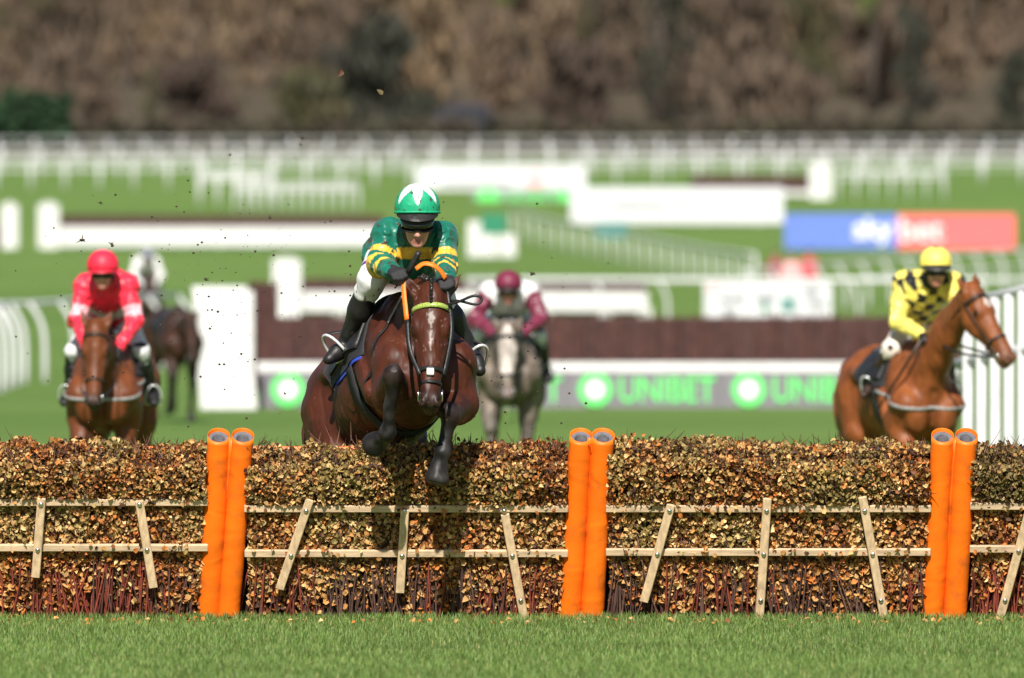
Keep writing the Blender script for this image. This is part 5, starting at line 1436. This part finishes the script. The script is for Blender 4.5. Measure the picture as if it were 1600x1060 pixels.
# ------------------------------------------------------------------ flying turf and mud
def clod_mesh(seed, s):
    r = np.random.default_rng(seed); mb = MB().ball((0, 0, 0), (s, s * .7, s * .55), 9)
    V = np.array(mb.V); V = V * (1 + .45 * vnoise(V / s, 1.6, seed))[:, None]; mb.V = [tuple(v) for v in V]
    for i in range(3):
        a = r.normal(0, 1, 3); a /= np.linalg.norm(a); mb.tube([a * s * .5, a * s * 1.5, a * s * 2.1 + r.normal(0, s * .3, 3)], [s * .22, s * .12, s * .04], 4, False)
    return mb.mesh('mud_clod')


def debris():
    sp = [(128, 375, 9, 'clod of turf flying left of the red cap'), (175, 383, 8, 'clod of turf just above the red cap'), (832, 428, 9, 'twisted clod flying beside the maroon cap'),
          (322, 437, 6, 'clod of mud above the tall white wing'), (157, 317, 5, 'clod of mud in front of the distant white fence board'), (470, 226, 4, 'speck of mud high in front of the far rails'),
          (422, 340, 6, 'clod of mud in front of the distant birch fence'), (742, 583, 5, 'bit of turf near the rider\'s stirrup'), (445, 615, 5, 'clod in front of the left sponsor logo'), (95, 462, 4, 'small clod at the left near the rail')]
    for i, (px, py, s, lab) in enumerate(sp):
        o = part('mud_clod', clod_mesh(i, s * .5 / 275), 'mud', None, M=Matrix.Translation(at(px, py, 69.1)) @ Matrix.Rotation(i * 1.3, 4, 'Y'))
        tag(o, lab, 'mud clod', 'clods of turf thrown up by the hooves')
    r = np.random.default_rng(8)
    for (px, py, lab, c) in ((532, 115, 'brown leaf flying against the wood', 'brown'), (594, 144, 'green and brown leaf flying above the green cap', 'olive'), (755, 990, 'reddish fallen leaf lying on the grass', 'brown')):
        V, Fc, C = leaves(np.array([at(px, py, 69.35 if py < 900 else 67.3)]), np.array([nrmz((.3, -1, .4))]), np.array([.045 if py < 900 else .05]), np.array([LEAFCOL[c]]) * .35, r)
        o = part('loose_leaf', mesh('loose_leaf', V, Fc, False, C), 'leaf'); tag(o, lab, 'leaf')
    mb = MB(); n = 0
    while n < 430:
        px, py = r.normal(420, 190), r.normal(470, 120)
        if r.random() < .22: px, py = r.normal(790, 60), r.normal(600, 70)
        if not (20 < px < 1000 and 200 < py < 690): continue
        d = r.uniform(68.9, 70.6); p = at(px, py, d); s = .0032 + .0085 * r.random() ** 3
        mb.ball(p, (s, s * .7, s * .8), 5); n += 1
    o = mb.build('mud_spray', 'mud', None); tag(o, 'fine specks of mud hanging in the air behind the hurdle', 'mud', kind='stuff')
debris()


def fallen():
    r = np.random.default_rng(41); n = 260; P = np.stack([r.uniform(-3.6, 3.6, n), 69.35 - np.abs(r.normal(0, .5, n)), .012 + .02 * r.random(n)], 1)
    N_ = np.array((0, -.2, 1.0)) + r.normal(0, .45, (n, 3)); N_ /= np.linalg.norm(N_, axis=1)[:, None]
    V, Fc, C = leaves(P, N_, r.uniform(.02, .04, n), leaf_colours(P, 2, r, .2), r)
    o = part('fallen_leaves', mesh('fallen_leaves', V, Fc, False, C), 'leaf'); tag(o, 'scattered dry leaves fallen in the grass at the foot of the hurdle', 'leaves', kind='stuff')
fallen()

# ------------------------------------------------------------------ put the root of each thing at its base
def rebase():
    bpy.context.view_layer.update()
    for o in list(bpy.data.objects):
        if o.type != 'EMPTY' or o.parent or o.matrix_world != Matrix.Identity(4): continue
        P = [c.matrix_world @ Vector(b) for c in o.children if c.type == 'MESH' for b in c.bound_box]
        if not P: continue
        lo = [min(p[i] for p in P) for i in range(3)]; hi = [max(p[i] for p in P) for i in range(3)]
        p = Vector(((lo[0] + hi[0]) / 2, (lo[1] + hi[1]) / 2, lo[2])); o.location = p
        for c in o.children: c.matrix_parent_inverse = Matrix.Translation(-p)
rebase()
